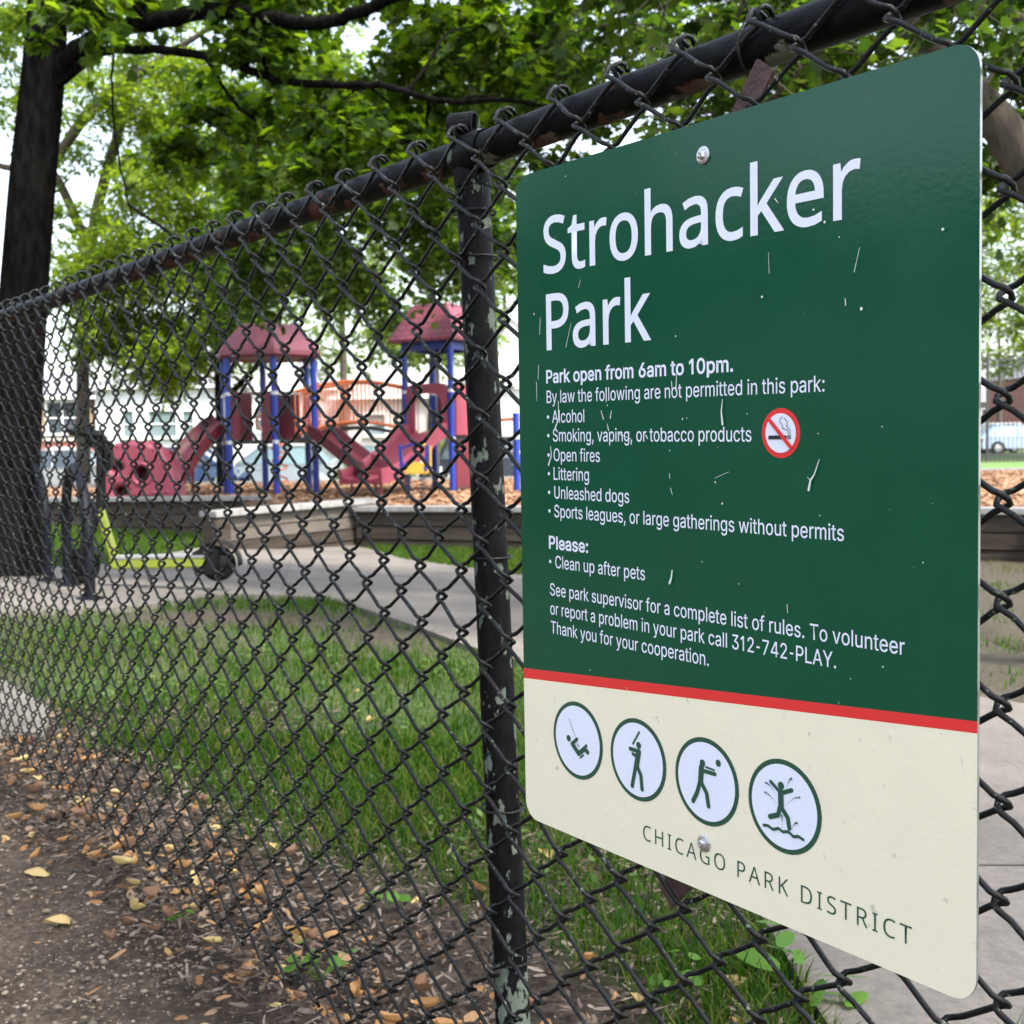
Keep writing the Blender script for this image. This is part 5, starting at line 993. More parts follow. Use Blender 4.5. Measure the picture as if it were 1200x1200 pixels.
# ================================================================ TIMBER WALLS ROUND THE PLAY AREA
M_tie = mat('weathered_timber', (.07, .056, .045), .95, scale=4, col2=(.024, .02, .017), bump=.8, bscale=30, stretch=(.6, .6, 6), spec=.15)
M_tie2 = mat('pale_weathered_timber', (.13, .115, .10), .95, scale=5, col2=(.085, .073, .063), bump=.8, bscale=30, stretch=(.6, .6, 6), spec=.15)
M_cap = mat('grey_timber_cap', (.27, .265, .26), .85, scale=3, col2=(.17, .165, .16), bump=.4, bscale=24, stretch=(3, 3, 3), spec=.2)
def timber_wall(label, a, b, ztop_a, ztop_b, th=.18, courses=3, pale=1, post_end=False, cap_over=.05, capw=.30, zb=None):
    a = np.array(a, float); b = np.array(b, float); t = thing('timber_wall', label, 'wall', (a[0], a[1], terrain(*a)), 'timber walls round the play area')
    d = b-a; L_ = np.linalg.norm(d); d3 = np.array([d[0]/L_, d[1]/L_, 0]); nn_ = np.array([-d3[1], d3[0], 0]); n_seg = max(1, int(L_/2.4)); r = np.random.default_rng(int(L_*100))
    g0 = min(float(terrain(*a)), float(terrain(*b)))-.08
    for k in range(courses):
        for j in range(n_seg):
            t0, t1 = j/n_seg, (j+1)/n_seg
            p0, p1 = a+d*t0, a+d*t1
            za0 = ztop_a+(ztop_b-ztop_a)*t0-.078; za1 = ztop_a+(ztop_b-ztop_a)*t1-.078
            h0, h1 = (za0-g0)/courses, (za1-g0)/courses
            zc0, zc1 = g0+h0*(k+.5), g0+h1*(k+.5); off = r.uniform(-.012, .012)
            q0 = np.array([p0[0], p0[1], zc0])+nn_*off+d3*.004; q1 = np.array([p1[0], p1[1], zc1])+nn_*off-d3*.004
            MB().bar(q0, q1, th, (h0+h1)/2-.008).build('timber', M_tie2 if (pale and k >= courses-pale) else M_tie, t, bevel=.012)
    n_cap = max(1, int(L_/3.2))
    for j in range(n_cap):
        t0, t1 = j/n_cap, (j+1)/n_cap; q0 = np.array([*(a+d*t0), ztop_a+(ztop_b-ztop_a)*t0-.035]); q1 = np.array([*(a+d*t1), ztop_a+(ztop_b-ztop_a)*t1-.035])
        MB().bar(q0-d3*(cap_over if j == 0 else -.004), q1+d3*(cap_over if j == n_cap-1 else -.004), capw, .075).build('cap_board', M_cap, t, bevel=.008)
    if post_end:
        MB().box((a[0]-nn_[0]*.02, a[1]-nn_[1]*.02, (g0+ztop_a-.08)/2), (.26, .26, ztop_a-.08-g0), (d3, nn_, (0, 0, 1))).build('end_post', M_tie, t, bevel=.015)
zl = lambda px, py, Y: Z_at(px, py, Y)
wl0, wl1 = P(-140, 585, 21.5), P(310, 581, 19.0)
timber_wall('dark timber wall with grey cap running behind the bicycle racks', wl0[:2], wl1[:2], Z_at(-140, 585, 21.5)-.0, Z_at(310, 581, 19.0), pale=0)
wr0, wr1 = P(252, 600, 14.9), P(428, 583, 17.0)
timber_wall('pale weathered timber ramp wall with sloping grey cap', wr0[:2], wr1[:2], Z_at(252, 599, 14.9), Z_at(428, 584, 17.0), pale=2, courses=4, post_end=True, capw=.34, cap_over=.12)
ww0, ww1 = P(420, 593, 16.7), P(1205, 596, 13.2)
timber_wall('long dark timber wall with grey cap passing behind the sign', ww0[:2], ww1[:2], Z_at(420, 593, 16.7), Z_at(1205, 595, 13.2), pale=0)
wx = P(1700, 560, 9.5); timber_wall('dark timber wall continuing beyond the right edge', ww1[:2]+np.array([.1, 0]), wx[:2], Z_at(1205, 595, 13.2), Z_at(1205, 595, 13.2), pale=0)
wf0, wf1 = P(1000, 556, 29), P(1420, 552, 29); timber_wall('low timber edging with whitish cap at the far side of the chips', wf0[:2], wf1[:2], Z_at(1170, 549, 29), Z_at(1170, 549, 29), pale=2, courses=2)
wg0, wg1 = P(60, 575, 29.2), P(1000, 560, 29.2); timber_wall('low timber edging behind the playground towers', wg0[:2], wg1[:2], .12, .12, pale=0, courses=2)
bb = MB(); b0, b1 = P(395, 592, 15.8), P(462, 588, 16.2)

# ================================================================ BICYCLE RACKS AND SCOOTER
M_rack = mat('black_rack_paint', (.006, .007, .011), .5, .3, 12, spec=.12, bump=.15, bscale=60)
RK = [((80, 690), (106, 706), 548, 'black hoop bicycle rack beside the electric scooter, nearest of the three'), ((32, 673), (57, 684), 548, 'middle black hoop bicycle rack at the foot of the maple'), ((-14, 664), (11, 672), 546, 'black hoop bicycle rack furthest left, in front of the maple trunk')]
for (pa, pb, ytop, lab) in RK:
    a, b = G(*pa), G(*pb); t = thing('bicycle_rack', lab, 'bike rack', (a+b)/2, 'hoop bicycle racks')
    m_ = (a+b)/2; Y = m_[1]; ztop = Z_at((pa[0]+pb[0])/2, ytop, Y); d = b-a; d[2] = 0; L_ = np.linalg.norm(d); d /= L_
    r = max(L_/2, .16); c = np.array([m_[0], m_[1], ztop-r]); pts = [c-d*r+[0, 0, (a[2]-.05)-(ztop-r)]]
    for k in np.linspace(0, math.pi, 14): pts.append(c - d*r*math.cos(k) + np.array([0, 0, r*math.sin(k)]))
    pts.append(c+d*r+[0, 0, (b[2]-.05)-(ztop-r)])
    MB().tube(pts, .034, 14).build('hoop', M_rack, t, True)
    for s in (-1, 1):
        f_ = c+d*r*s; z = float(terrain(f_[0], f_[1])); MB().lathe([(.085, 0), (.085, .012), (.05, .02)], (f_[0], f_[1], z+.02), n=18).build('foot_plate', M_rack, t)
def scooter():
    a = G(97, 694); b = G(257, 692); Y = (a[1]+b[1])/2
    a = P(97, 678, Y); b = P(256, 672, Y); z0 = float(terrain(a[0], Y))+.03
    t = thing('electric_scooter', 'parked electric scooter with lime yellow deck edge and black wheels on the walk', 'scooter', ((a[0]+b[0])/2, Y, z0))
    lime = mat('lime_paint', (.17, .205, .02), .4, .1, 8); blk = mat('scooter_black', (.008, .008, .009), .5, .3, 20, bump=.2, spec=.15); rub = mat('tyre_rubber', (.007, .007, .007), .85, .3, 30, spec=.1); gry = mat('grip_tape', (.20, .2, .205), .9, .25, 60)
    XA, XB = a[0], b[0]; r = .125
    for x in (XA, XB):
        w = MB(); w.tube([(x+(r-.03)*math.cos(k), Y, z0+r+(r-.03)*math.sin(k)) for k in np.linspace(0, 6.283, 28, endpoint=False)], .03, 10, closed=True); w_ = w.build('wheel', rub, t, True)
        MB().lathe([(.07, -.02), (.085, 0), (.07, .02)], (x, Y, z0+r), (0, 1, 0), 18).build('hub', blk, w_, True)
    # rear mudguard
    g_ = MB(); pr = [(XB+(r+.035)*math.cos(k), z0+r+(r+.035)*math.sin(k)) for k in np.linspace(-.1, 3.0, 14)]
    g_.add([(x, Y+s, z) for x, z in pr for s in (-.06, .06)], [[i*2, i*2+1, i*2+3, i*2+2] for i in range(13)]); o = g_.build('mudguard', blk, t, True)
    md = o.modifiers.new('thick', 'SOLIDIFY'); md.thickness = .008
    bx = MB(); bx.prism([(XB-.16, Y-.07, z0+.07), (XB-.02, Y-.07, z0+.04), (XB+.03, Y-.07, z0+.2), (XB-.05, Y-.07, z0+.27), (XB-.18, Y-.07, z0+.2)], (0, .14, 0)); bx.build('rear_housing', blk, t, bevel=.015)
    x0 = P(133, 672, Y)[0]; x1 = P(243, 672, Y)[0]; zd = z0+.14
    MB().box(((x0+x1)/2, Y, zd), (x1-x0, .17, .075)).build('deck', lime, t, bevel=.012)
    MB().box(((x0+x1)/2+.01, Y, zd+.043), (x1-x0-.02, .165, .016)).build('deck_grip', gry, t)
    n0, n1 = P(115, 590, Y), P(134, 664, Y)
    MB().bar((n0[0], Y, n0[2]), (n1[0]+.01, Y, zd+.01), .06, .055, (1, 0, 0)).build('neck', lime, t, bevel=.01)
    s0 = P(118, 512, Y)
    MB().tube([(XA+.005, Y, z0+r), (XA+.03, Y, z0+.33), (n0[0]+.02, Y, n0[2]), (s0[0], Y, s0[2])], [.03, .034, .036, .032], 12).build('stem', blk, t, True)
    for s in (-1, 1): MB().bar((XA, Y+.05*s, z0+r), (XA+.03, Y+.04*s, z0+.33), .03, .02, (1, 0, 0)).build('fork', blk, t)
    fg = MB(); pr = [(XA+(r+.03)*math.cos(k), z0+r+(r+.03)*math.sin(k)) for k in np.linspace(.3, 2.6, 10)]
    fg.add([(x, Y+s, z) for x, z in pr for s in (-.05, .05)], [[i*2, i*2+1, i*2+3, i*2+2] for i in range(9)]); fg.build('mudguard', blk, t, True)
    h = MB(); h.tube([(s0[0]-.10, Y-.24, s0[2]+.03), (s0[0]-.03, Y-.1, s0[2]+.02), (s0[0], Y, s0[2]), (s0[0]-.03, Y+.1, s0[2]+.02), (s0[0]-.10, Y+.24, s0[2]+.03)], .016, 10); hb = h.build('handlebar', blk, t, True)
    for s in (-1, 1): MB().tube([(s0[0]-.06, Y+.15*s, s0[2]+.025), (s0[0]-.115, Y+.27*s, s0[2]+.033)], .022, 10).build('grip', rub, hb, True)
    MB().prism([(s0[0]-.12, Y-.05, s0[2]+.10), (s0[0]+.05, Y-.05, s0[2]-.01), (s0[0]+.02, Y-.05, s0[2]-.10), (s0[0]-.09, Y-.05, s0[2]-.06)], (0, .1, 0)).build('display_housing', blk, t, bevel=.015)
    MB().prism([(s0[0]+.03, Y-.04, s0[2]-.02), (s0[0]+.08, Y-.04, s0[2]-.03), (s0[0]+.07, Y-.04, s0[2]-.22), (s0[0]+.03, Y-.04, s0[2]-.25)], (0, .08, 0)).build('phone_holder', blk, t, bevel=.012)
    MB().tube([(s0[0]+.03, Y-.03, s0[2]), (s0[0]+.05, Y-.06, s0[2]-.2), (n0[0]+.02, Y-.05, n0[2]+.1)], .006, 6).build('cable', rub, t)
    MB().tube([(x0+.25, Y-.09, zd-.02), (x0+.32, Y-.16, float(terrain(x0, Y))+.025)], .01, 8).build('kickstand', blk, t)
scooter()

# ================================================================ PARKED CARS
M_glass = mat('car_glass', (.05, .07, .085), .06, .1, 3, spec=.8, coat=.5)
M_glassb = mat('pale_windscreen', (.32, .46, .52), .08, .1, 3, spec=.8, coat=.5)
M_tyre = mat('car_tyre', (.02, .02, .021), .9, .2, 20); M_rim = mat('car_rim', (.45, .45, .47), .3, .1, 10, metal=.8)
M_lampr = mat('tail_lamp', (.35, .02, .02), .2, .1, 5); M_lampw = mat('head_lamp', (.7, .72, .74), .1, .1, 5)
def car(x, y, zg, col, label, suv=False, flip=1, glass=None, L_=4.5):
    paint = mat('car_paint', col, .25, .05, 2, metal=.25, coat=.8)
    t = thing('parked_car', label, 'car', (x, y, zg), 'cars parked along the street'); H = 1.62 if suv else 1.45; W = 1.78; h = L_/2; f = flip
    sill, belt = .28, .92 if suv else .86
    low = [(-h, .45), (-h+.05, belt-.08), (-h+.2, belt), (h-1.2, belt), (h-.35, belt-.12), (h-.04, belt-.26), (h, .5), (h-.05, sill)]
    def wheel_arch(xc): return [(xc+.36*math.cos(a), sill+.02+.36*math.sin(a)) for a in np.linspace(0, math.pi, 9)]
    pl = low + wheel_arch(h-.85) + wheel_arch(-h+.8) + [(-h+.05, sill)]
    b = MB(); k = len(pl)
    for yy, sgn in ((-W/2, 1), (W/2, -1)): pass
    cen = lambda o, s: [(x+f*px, y+o, zg+pz) for px, pz in pl]
    vs = [(x+f*px, y+o*(1 if pz < .7 else .96), zg+pz) for o in (-W/2, W/2) for px, pz in pl]
    b.add(vs, [list(range(k)), [k+i for i in range(k)][::-1]] + [[i, k+i, k+(i+1) % k, (i+1) % k] for i in range(k)])
    body = b.build('body', paint, t, True, bevel=.03)
    x0, x1, x2, x3 = (-h+.12, -h+.45, .55, 1.25) if suv else (-h+.45, -h+1.15, .35, 1.15)
    cab = [(x0, belt-.02), (x1, H), (x2, H), (x3, belt-.02)]
    g_ = MB(); vs = []
    for o in (-1, 1):
        for i, (px, pz) in enumerate(cab): vs.append((x+f*px, y+o*(W/2-.06 if i in (0, 3) else W/2-.26), zg+pz))
    g_.add(vs, [[0, 1, 2, 3], [7, 6, 5, 4], [0, 4, 5, 1], [2, 6, 7, 3]]); g_.build('windows', glass or M_glass, t)
    r = MB(); r.prism([(x+f*(x1-.03), y-W/2+.24, zg+H), (x+f*x1, y-W/2+.3, zg+H+.04), (x+f*x2, y-W/2+.3, zg+H+.04), (x+f*(x2+.04), y-W/2+.24, zg+H)], (0, W-.5, 0)); r.build('roof', paint, t, True)
    pil = MB()
    for o in (-1, 1):
        for (xa, xb, wd) in ((x0, x1, .12), (x3, x2, .08), ((x1+x2)/2+.02, (x1+x2)/2, .07)):
            pil.bar((x+f*xa, y+o*(W/2-.055), zg+belt), (x+f*xb, y+o*(W/2-.25), zg+H+.01), wd, .03, (0, o, .4))
        pil.bar((x+f*x0, y+o*(W/2-.05), zg+belt+.01), (x+f*x3, y+o*(W/2-.05), zg+belt+.01), .03, .03)
        pil.bar((x+f*x1, y+o*(W/2-.25), zg+H+.005), (x+f*x2, y+o*(W/2-.25), zg+H+.005), .05, .05)
    pil.build('pillar', paint, t)
    for xc in (h-.85, -h+.8):
        for o in (-1, 1):
            w = MB().lathe([(.2, -.11), (.3, -.10), (.33, -.06), (.33, .06), (.3, .10), (.2, .11)], (x+f*xc, y+o*(W/2-.12), zg+.33), (0, 1, 0), 20).build('wheel', M_tyre, t, True)
            MB().lathe([(.2, .0), (.19, .02), (.05, .035)], (x+f*xc, y+o*(W/2-.02), zg+.33), (0, o, 0), 14).build('rim', M_rim, w, True)
    for o in (-1, 1):
        MB().box((x+f*(h-.12), y+o*(W/2-.22), zg+.62), (.22, .36, .13)).build('headlight', M_lampw, t, bevel=.02)
        MB().box((x-f*(h-.08), y+o*(W/2-.2), zg+.74), (.16, .3, .16)).build('tail_light', M_lampr, t, bevel=.02)
    MB().box((x+f*.35, y-W/2-.005, zg+.72), (.16, .02, .03)).build('door_handle', M_rim, t)
    MB().box((x+f*1.0, y-W/2-.06, zg+.93), (.12, .16, .12)).build('mirror', paint, t, bevel=.02)
SZ = -.475
for px, col, lab, suv, fl, gl in ((222, (.05, .10, .24), 'dark blue car behind the maroon slide', False, 1, None), (322, (.42, .48, .52), 'silver blue car with pale windscreen seen under the left tower', False, -1, M_glassb),
     (455, (.78, .79, .80), 'white car parked behind the arched bridge', False, 1, M_glassb), (590, (.035, .042, .06), 'dark sport utility car parked behind the fence post', True, 1, None), (84, (.62, .62, .6), 'pale car half hidden behind the bicycle racks', False, 1, None), (745, (.3, .3, .32), 'grey car hidden behind the sign', False, -1, None)):
    car(X_at(px, 40), 40, SZ, col, lab, suv, fl, gl)
car(X_at(1195, 60), 60, float(terrain(X_at(1195, 60), 60)), (.25, .33, .45), 'blue grey car beyond the iron railings at right', False, 1, M_glassb)
car(X_at(1150, 66), 66, float(terrain(X_at(1150, 66), 66)), (.5, .52, .55), 'silver car second in line beyond the iron railings', True, -1, None)

# ================================================================ HOUSES
M_win = mat('window_glass', (.07, .085, .095), .1, .2, 2, spec=.7); M_winp = mat('pale_window_glass', (.16, .215, .22), .15, .15, 2, spec=.4); M_frame = mat('white_window_frame', (.78, .78, .77), .5, .05, 6)
def brick(name, c1, c2, mo, sc=1.0):
    m = mat(name, c1, .9, .1, 3); t = m.node_tree; n = t.nodes; L = t.links; b = n['Principled BSDF']; tc = n.new('ShaderNodeTexCoord')
    mp = n.new('ShaderNodeMapping'); mp.inputs['Rotation'].default_value = (R(90), 0, 0); L.new(tc.outputs['Object'], mp.inputs[0])
    vo = n.new('ShaderNodeTexBrick'); vo.inputs['Scale'].default_value = sc; vo.inputs['Brick Width'].default_value = .22; vo.inputs['Row Height'].default_value = .075; vo.inputs['Mortar Size'].default_value = .006
    for k, c in (('Color1', c1), ('Color2', c2), ('Mortar', mo)): vo.inputs[k].default_value = (*c, 1)
    L.new(mp.outputs[0], vo.inputs['Vector']); L.new(vo.outputs['Color'], b.inputs['Base Color']); return m
def siding(name, c):
    m = mat(name, c, .65, .06, 2); t = m.node_tree; n = t.nodes; L = t.links; b = n['Principled BSDF']; tc = n.new('ShaderNodeTexCoord')
    w = n.new('ShaderNodeTexWave'); w.bands_direction = 'Z'; w.wave_profile = 'SAW'; w.inputs['Scale'].default_value = 1.3; L.new(tc.outputs['Object'], w.inputs['Vector'])
    bp = n.new('ShaderNodeBump'); bp.inputs['Strength'].default_value = 1; bp.inputs['Distance'].default_value = .05; L.new(w.outputs['Fac'], bp.inputs['Height']); L.new(bp.outputs[0], b.inputs['Normal']); return m
M_yb = brick('buff_brick', (.42, .30, .19), (.36, .25, .16), (.4, .34, .28)); M_rb = brick('red_brick', (.30, .09, .06), (.24, .07, .05), (.3, .22, .2))
M_wh = siding('white_siding', (.80, .81, .83)); M_pkw = siding('pinkish_wall', (.70, .60, .57)); M_rfg = mat('grey_shingle', (.22, .215, .24), .9, .25, 3, bump=.5, bscale=12); M_stone = mat('stone_band', (.6, .56, .5), .8, .1, 4)
def house(px0, px1, Y, ytop, label, wallm, roofm, ridge_px, ridge_y, wins, lower=None, depth=8, gable_front=False):
    x0, x1 = X_at(px0, Y), X_at(px1, Y); zt = Z_at((px0+px1)/2, ytop, Y); g0 = float(min(terrain(x0, Y), terrain(x1, Y)))-.1
    t = thing('house', label, 'house', ((x0+x1)/2, Y, g0), 'houses across the street')
    zs = g0 if lower is None else Z_at((px0+px1)/2, lower[0], Y)
    MB().box(((x0+x1)/2, Y+depth/2, (zs+zt)/2), (x1-x0, depth, zt-zs)).build('wall', wallm, t)
    if lower is not None:
        MB().box(((x0+x1)/2, Y+depth/2, (g0+zs)/2), (x1-x0+.04, depth+.04, zs-g0)).build('wall', lower[1], t)
        MB().box(((x0+x1)/2, Y-.03, zs), (x1-x0+.1, .14, .14)).build('sill_course', M_stone, t)
    zr = Z_at(ridge_px, ridge_y, Y); e = .35
    if gable_front:
        xm = X_at(ridge_px, Y); MB().prism([(x0-e, Y-.3, zt-.05), (x1+e, Y-.3, zt-.05), (xm, Y-.3, zr)], (0, depth+.6, 0)).build('roof', roofm, t)
        MB().prism([(x0, Y-.34, zt-.02), (x1, Y-.34, zt-.02), (xm, Y-.34, zr-.3)], (0, .03, 0)).build('gable', wallm, t)
    else:
        rb = MB(); rb.add([(x0-e, Y-e, zt), (x1+e, Y-e, zt), (x1+e, Y+depth+e, zt), (x0-e, Y+depth+e, zt), (x0+depth*.3, Y+depth/2, zr), (x1-depth*.3, Y+depth/2, zr)], [[0, 1, 5, 4], [1, 2, 5], [2, 3, 4, 5], [3, 0, 4], [3, 2, 1, 0]]); rb.build('roof', roofm, t)
        MB().box(((x0+x1)/2, Y-e, zt-.06), (x1-x0+2*e, .06, .14)).build('gutter', M_frame, t)
    for (a, b, c, d, gm, nx_) in wins:
        wx0, wx1, z1, z0 = X_at(a, Y), X_at(b, Y), Z_at(a, c, Y), Z_at(a, d, Y); w_ = wx1-wx0; fr = MB(); fw = .10
        fr.box((wx0-fw/2, Y-.05, (z0+z1)/2), (fw, .14, z1-z0)); fr.box((wx1+fw/2, Y-.05, (z0+z1)/2), (fw, .14, z1-z0)); fr.box(((wx0+wx1)/2, Y-.05, z1+fw/2), (w_+2*fw, .14, fw)); fr.box(((wx0+wx1)/2, Y-.07, z0-fw/2), (w_+2*fw+.1, .2, fw))
        for k in range(1, nx_): fr.box((wx0+w_*k/nx_, Y-.045, (z0+z1)/2), (.06, .08, z1-z0))
        fr.box(((wx0+wx1)/2, Y-.04, (z0+z1)/2), (w_, .06, .05))
        f_ = fr.build('window', M_frame, t); MB().box(((wx0+wx1)/2, Y-.012, (z0+z1)/2), (w_, .03, z1-z0)).build('pane', gm, f_)
    return t
house(-90, 108, 54, 466, 'buff brick house with red brick base and dark window left of the dome climber', M_yb, M_rfg, 20, 430, [(58, 92, 472, 508, M_win, 2), (0, 30, 472, 508, M_win, 2), (-60, -30, 472, 508, M_win, 2), (58, 92, 527, 545, M_winp, 2)], (516, M_rb))
house(113, 268, 54, 452, 'white house with broad pale windows behind the dome climber', M_wh, M_rfg, 190, 415, [(176, 208, 482, 512, M_winp, 1), (146, 158, 482, 512, M_winp, 1), (216, 228, 482, 512, M_winp, 1), (240, 258, 490, 520, M_winp, 1)])
house(288, 396, 58, 455, 'pale house glimpsed through the left tower', M_wh, M_rfg, 330, 415, [(300, 318, 478, 505, M_win, 1), (355, 378, 478, 505, M_win, 1)])
house(395, 560, 56, 464, 'low pinkish house behind the arched bridge', M_pkw, mat('pink_tile_roof', (.42, .33, .30), .9, .15, 3), 478, 444, [(505, 520, 480, 510, M_win, 1), (430, 452, 486, 510, M_winp, 1)])
house(548, 690, 52, 452, 'white sided house with grey gable between fence post and sign', M_wh, M_rfg, 600, 372, [(640, 665, 470, 505, M_win, 1)], gable_front=True)
house(1040, 1190, 100, 470, 'distant pale house behind the iron railings', M_pkw, M_rfg, 1120, 430, [(1150, 1165, 480, 498, M_win, 1)])
house(1205, 1420, 90, 440, 'distant brick house at the far right', M_rb, M_rfg, 1300, 400, [(1230, 1250, 460, 490, M_win, 1)])
# bushes in front of the houses
def bush(px, y0, w, Y, h, label, lm):
    T = Tree(int(px)); c = P(px, 540, Y); z0 = float(terrain(c[0], Y)); r = np.random.default_rng(int(px)); b0 = np.array([c[0], Y, z0])
    T.stem([b0, b0+[0, 0, h*.5]], [.04, .02], True, 6)
    for _ in range(26): T.clump(b0+[r.uniform(-w/2, w/2), r.uniform(-.6, .6), h*r.uniform(.2, .9)], .4, 7, 10, .14, twr=0, droop=.1)
    t = T.finish('bush', label, b0, BARK, lm, 'oval', leaves='foliage'); t['category'] = 'bush'
bush(440, 530, 2.2, 37.0, 1.05, 'round green bush under the middle of the arched bridge', L_pale)
bush(505, 530, 1.4, 50.0, 1.7, 'yellow green bush behind the square tower deck', L_pale)
bush(135, 530, 3.0, 50.5, 1.1, 'dark bush in front of the white house', L_fine)
# iron railing at the far right
ir = thing('iron_railing', 'tall dark iron railing beyond the lawn at the right edge', 'railing', P(1170, 545, 44))
MIr = mat('dark_iron', (.03, .033, .036), .5, .3, 10); xa, xb = X_at(1090, 44), X_at(1420, 44); zt_ = Z_at(1170, 420, 44)
rb_ = MB(); 
for z in (.25, zt_-.25, zt_-.05): rb_.box(((xa+xb)/2, 44, z), (xb-xa, .05, .05))
for x in np.arange(xa, xb, .16): rb_.box((x, 44, zt_/2), (.022, .022, zt_))
rb_.build('railing_panel', MIr, ir)
for x in np.arange(xa, xb, 2.1): MB().box((x, 44.0, zt_/2+.05), (.09, .09, zt_+.2)).build('post', MIr, ir)
lw = MB(); lw.box((X_at(1170, 36), 35, .0), (20, 11.2, .02)); lo_ = lw.build('far_lawn', mat('lawn_green', (.10, .19, .035), .95, scale=8, col2=(.06, .12, .025), bump=.6)); tag(lo_, 'bright lawn beyond the far chip edging', 'lawn', kind='structure'); lo_.location.z += .01

# unseen terrace added at left to block low sky from the sign's gloss
tr = thing('house', 'brick terrace out of frame across the street at the left', 'house', (-24, 0, -.1), 'houses across the street')
MB().box((-27, 2, 2.7), (7, 60, 5.6)).build('wall', brick('dark_brick', (.10, .07, .06), (.07, .05, .045), (.12, .1, .09)), tr)
MB().box((-26.9, 2, 5.65), (7.6, 60.6, .3)).build('roof', M_rfg, tr)
for y in np.arange(-25, 28, 3.2):
    for z in (1.9,): f_ = MB().box((-23.48, y, z), (.08, 1.5, 1.9)).build('window', M_frame, tr); MB().box((-23.43, y, z), (.03, 1.3, 1.7)).build('pane', M_win, f_)

# ================================================================ GRASS, WEEDS, LITTER, STONES
L_grass = leaf_mat('grass_blade', [(.012, .037, .004), (.022, .062, .006), (.040, .088, .009), (.10, .10, .030)], (2.2, 2.3, .9), .6, .4, .06)
def blades(name, label, xy, hgt, wid, seed, lean=.75, matl=None):
    r = np.random.default_rng(seed); k = len(xy); z = terrain(xy[:, 0], xy[:, 1]) - .005
    a = r.uniform(0, 6.283, k); w = wid*r.uniform(.6, 1.3, k); h = hgt*r.uniform(.45, 1.25, k)
    sd = np.stack([np.cos(a), np.sin(a), np.zeros(k)], 1); b = a + 1.57 + r.normal(0, .4, k); ln = np.stack([np.cos(b), np.sin(b), np.zeros(k)], 1)*(lean*r.uniform(.1, 1.6, k)*h)[:, None]
    base = np.stack([xy[:, 0], xy[:, 1], z], 1); up = np.array([0, 0, 1.])
    V = np.empty((k, 5, 3)); V[:, 0] = base-sd*w[:, None]; V[:, 1] = base+sd*w[:, None]
    m1 = base + up*(h*.6)[:, None] + ln*.35; V[:, 2] = m1+sd*(w*.75)[:, None]; V[:, 3] = m1-sd*(w*.75)[:, None]; V[:, 4] = base + up*(h*.95)[:, None] + ln
    F_ = (np.arange(k)[:, None]*5 + np.array([0, 1, 2, 3, 3, 2, 4])[None]).ravel()
    return tag(big_mesh(name, V.reshape(-1, 3), F_, np.tile([4, 3], k), matl or L_grass), label, 'grass', kind='stuff')
def scatter(n, x0, x1, y0, y1, fn, seed):
    r = np.random.default_rng(seed); x = r.uniform(x0, x1, n); y = r.uniform(y0, y1, n); d = fn(x, y); ok = r.random(n) < d; return np.stack([x[ok], y[ok]], 1)
def near_turf(x, y):
    d = grass_density(x, y); d = d*(.4+.6*sstep((np.sin(x*3.1+y*1.3+.6)*np.cos(y*2.7-x*1.9)+.45)/.6)); d = d*(~in_poly(x, y, WALK_POLY))*(qdist(x, y) > .12)
    ang = (x/np.maximum(y, .1)); d = d*((ang > -.62) & (ang < .55)); return d
xy = np.concatenate([scatter(95000, -2.6, 1.2, 1.2, 3.6, near_turf, 1), scatter(80000, -4.6, 1.8, 3.4, 8.9, lambda x, y: near_turf(x, y), 2)])
far = np.hypot(xy[:, 0], xy[:, 1])
blades('grass', 'lush green grass growing between the fence and the walk', xy, np.where(far < 3, .064, .058), np.where(far < 3, .0021, .0032), 3)
xs_, ys_ = zip(*LAWN_L); xy = scatter(60000, max(min(xs_), -13), max(xs_), min(ys_), max(ys_), lambda x, y: in_poly(x, y, LAWN_L)*.9, 4)
blades('lawn_grass', 'mown bright grass in front of the left timber wall', xy, .07, .006, 5)
xs_, ys_ = zip(*LAWN_C); xy = scatter(30000, min(xs_), max(xs_), min(ys_), max(ys_), lambda x, y: in_poly(x, y, LAWN_C)*.9, 6)
blades('lawn_grass', 'grass patch between the walk and the long timber wall', xy, .08, .006, 7)
xy = scatter(16000, 1.6, 8, 5, 13.2, lambda x, y: .55*(~in_poly(x, y, WALK_POLY))*(np.sin(x*3.1+y*2.3)+np.sin(y*4.7-x) > .1), 8)
blades('sparse_grass', 'thin grass on worn soil seen right of the sign', xy, .06, .005, 9)

# low broad-leaved ground cover growing through the turf
gc = scatter(42000, -4.2, 1.4, 1.3, 6.4, lambda x, y: near_turf(x, y)*sstep((np.sin(x*4.3+y*1.7)*np.cos(y*3.7-x*2.1)-.05)/.4), 12)
r_ = np.random.default_rng(13); k_ = len(gc); nr_ = norm(np.stack([r_.normal(0, .45, k_), r_.normal(0, .45, k_), np.ones(k_)], 1)); dv_ = r_.normal(0, 1, (k_, 3)); dv_ = norm(dv_-(dv_*nr_).sum(1, keepdims=True)*nr_)
V_, F_, npf_ = leaves_oval(np.stack([gc[:, 0], gc[:, 1], terrain(gc[:, 0], gc[:, 1])+r_.uniform(.008, .055, k_)], 1), nr_, dv_, r_.uniform(.014, .034, k_))
tag(big_mesh('ground_ivy', V_, F_, npf_, leaf_mat('ivy_leaf', [(.035, .075, .015), (.06, .115, .025), (.095, .15, .04)], (2, 2, 1.2), .55, .35)), 'low broad leaved ground cover growing through the turf', 'ground cover', kind='stuff')

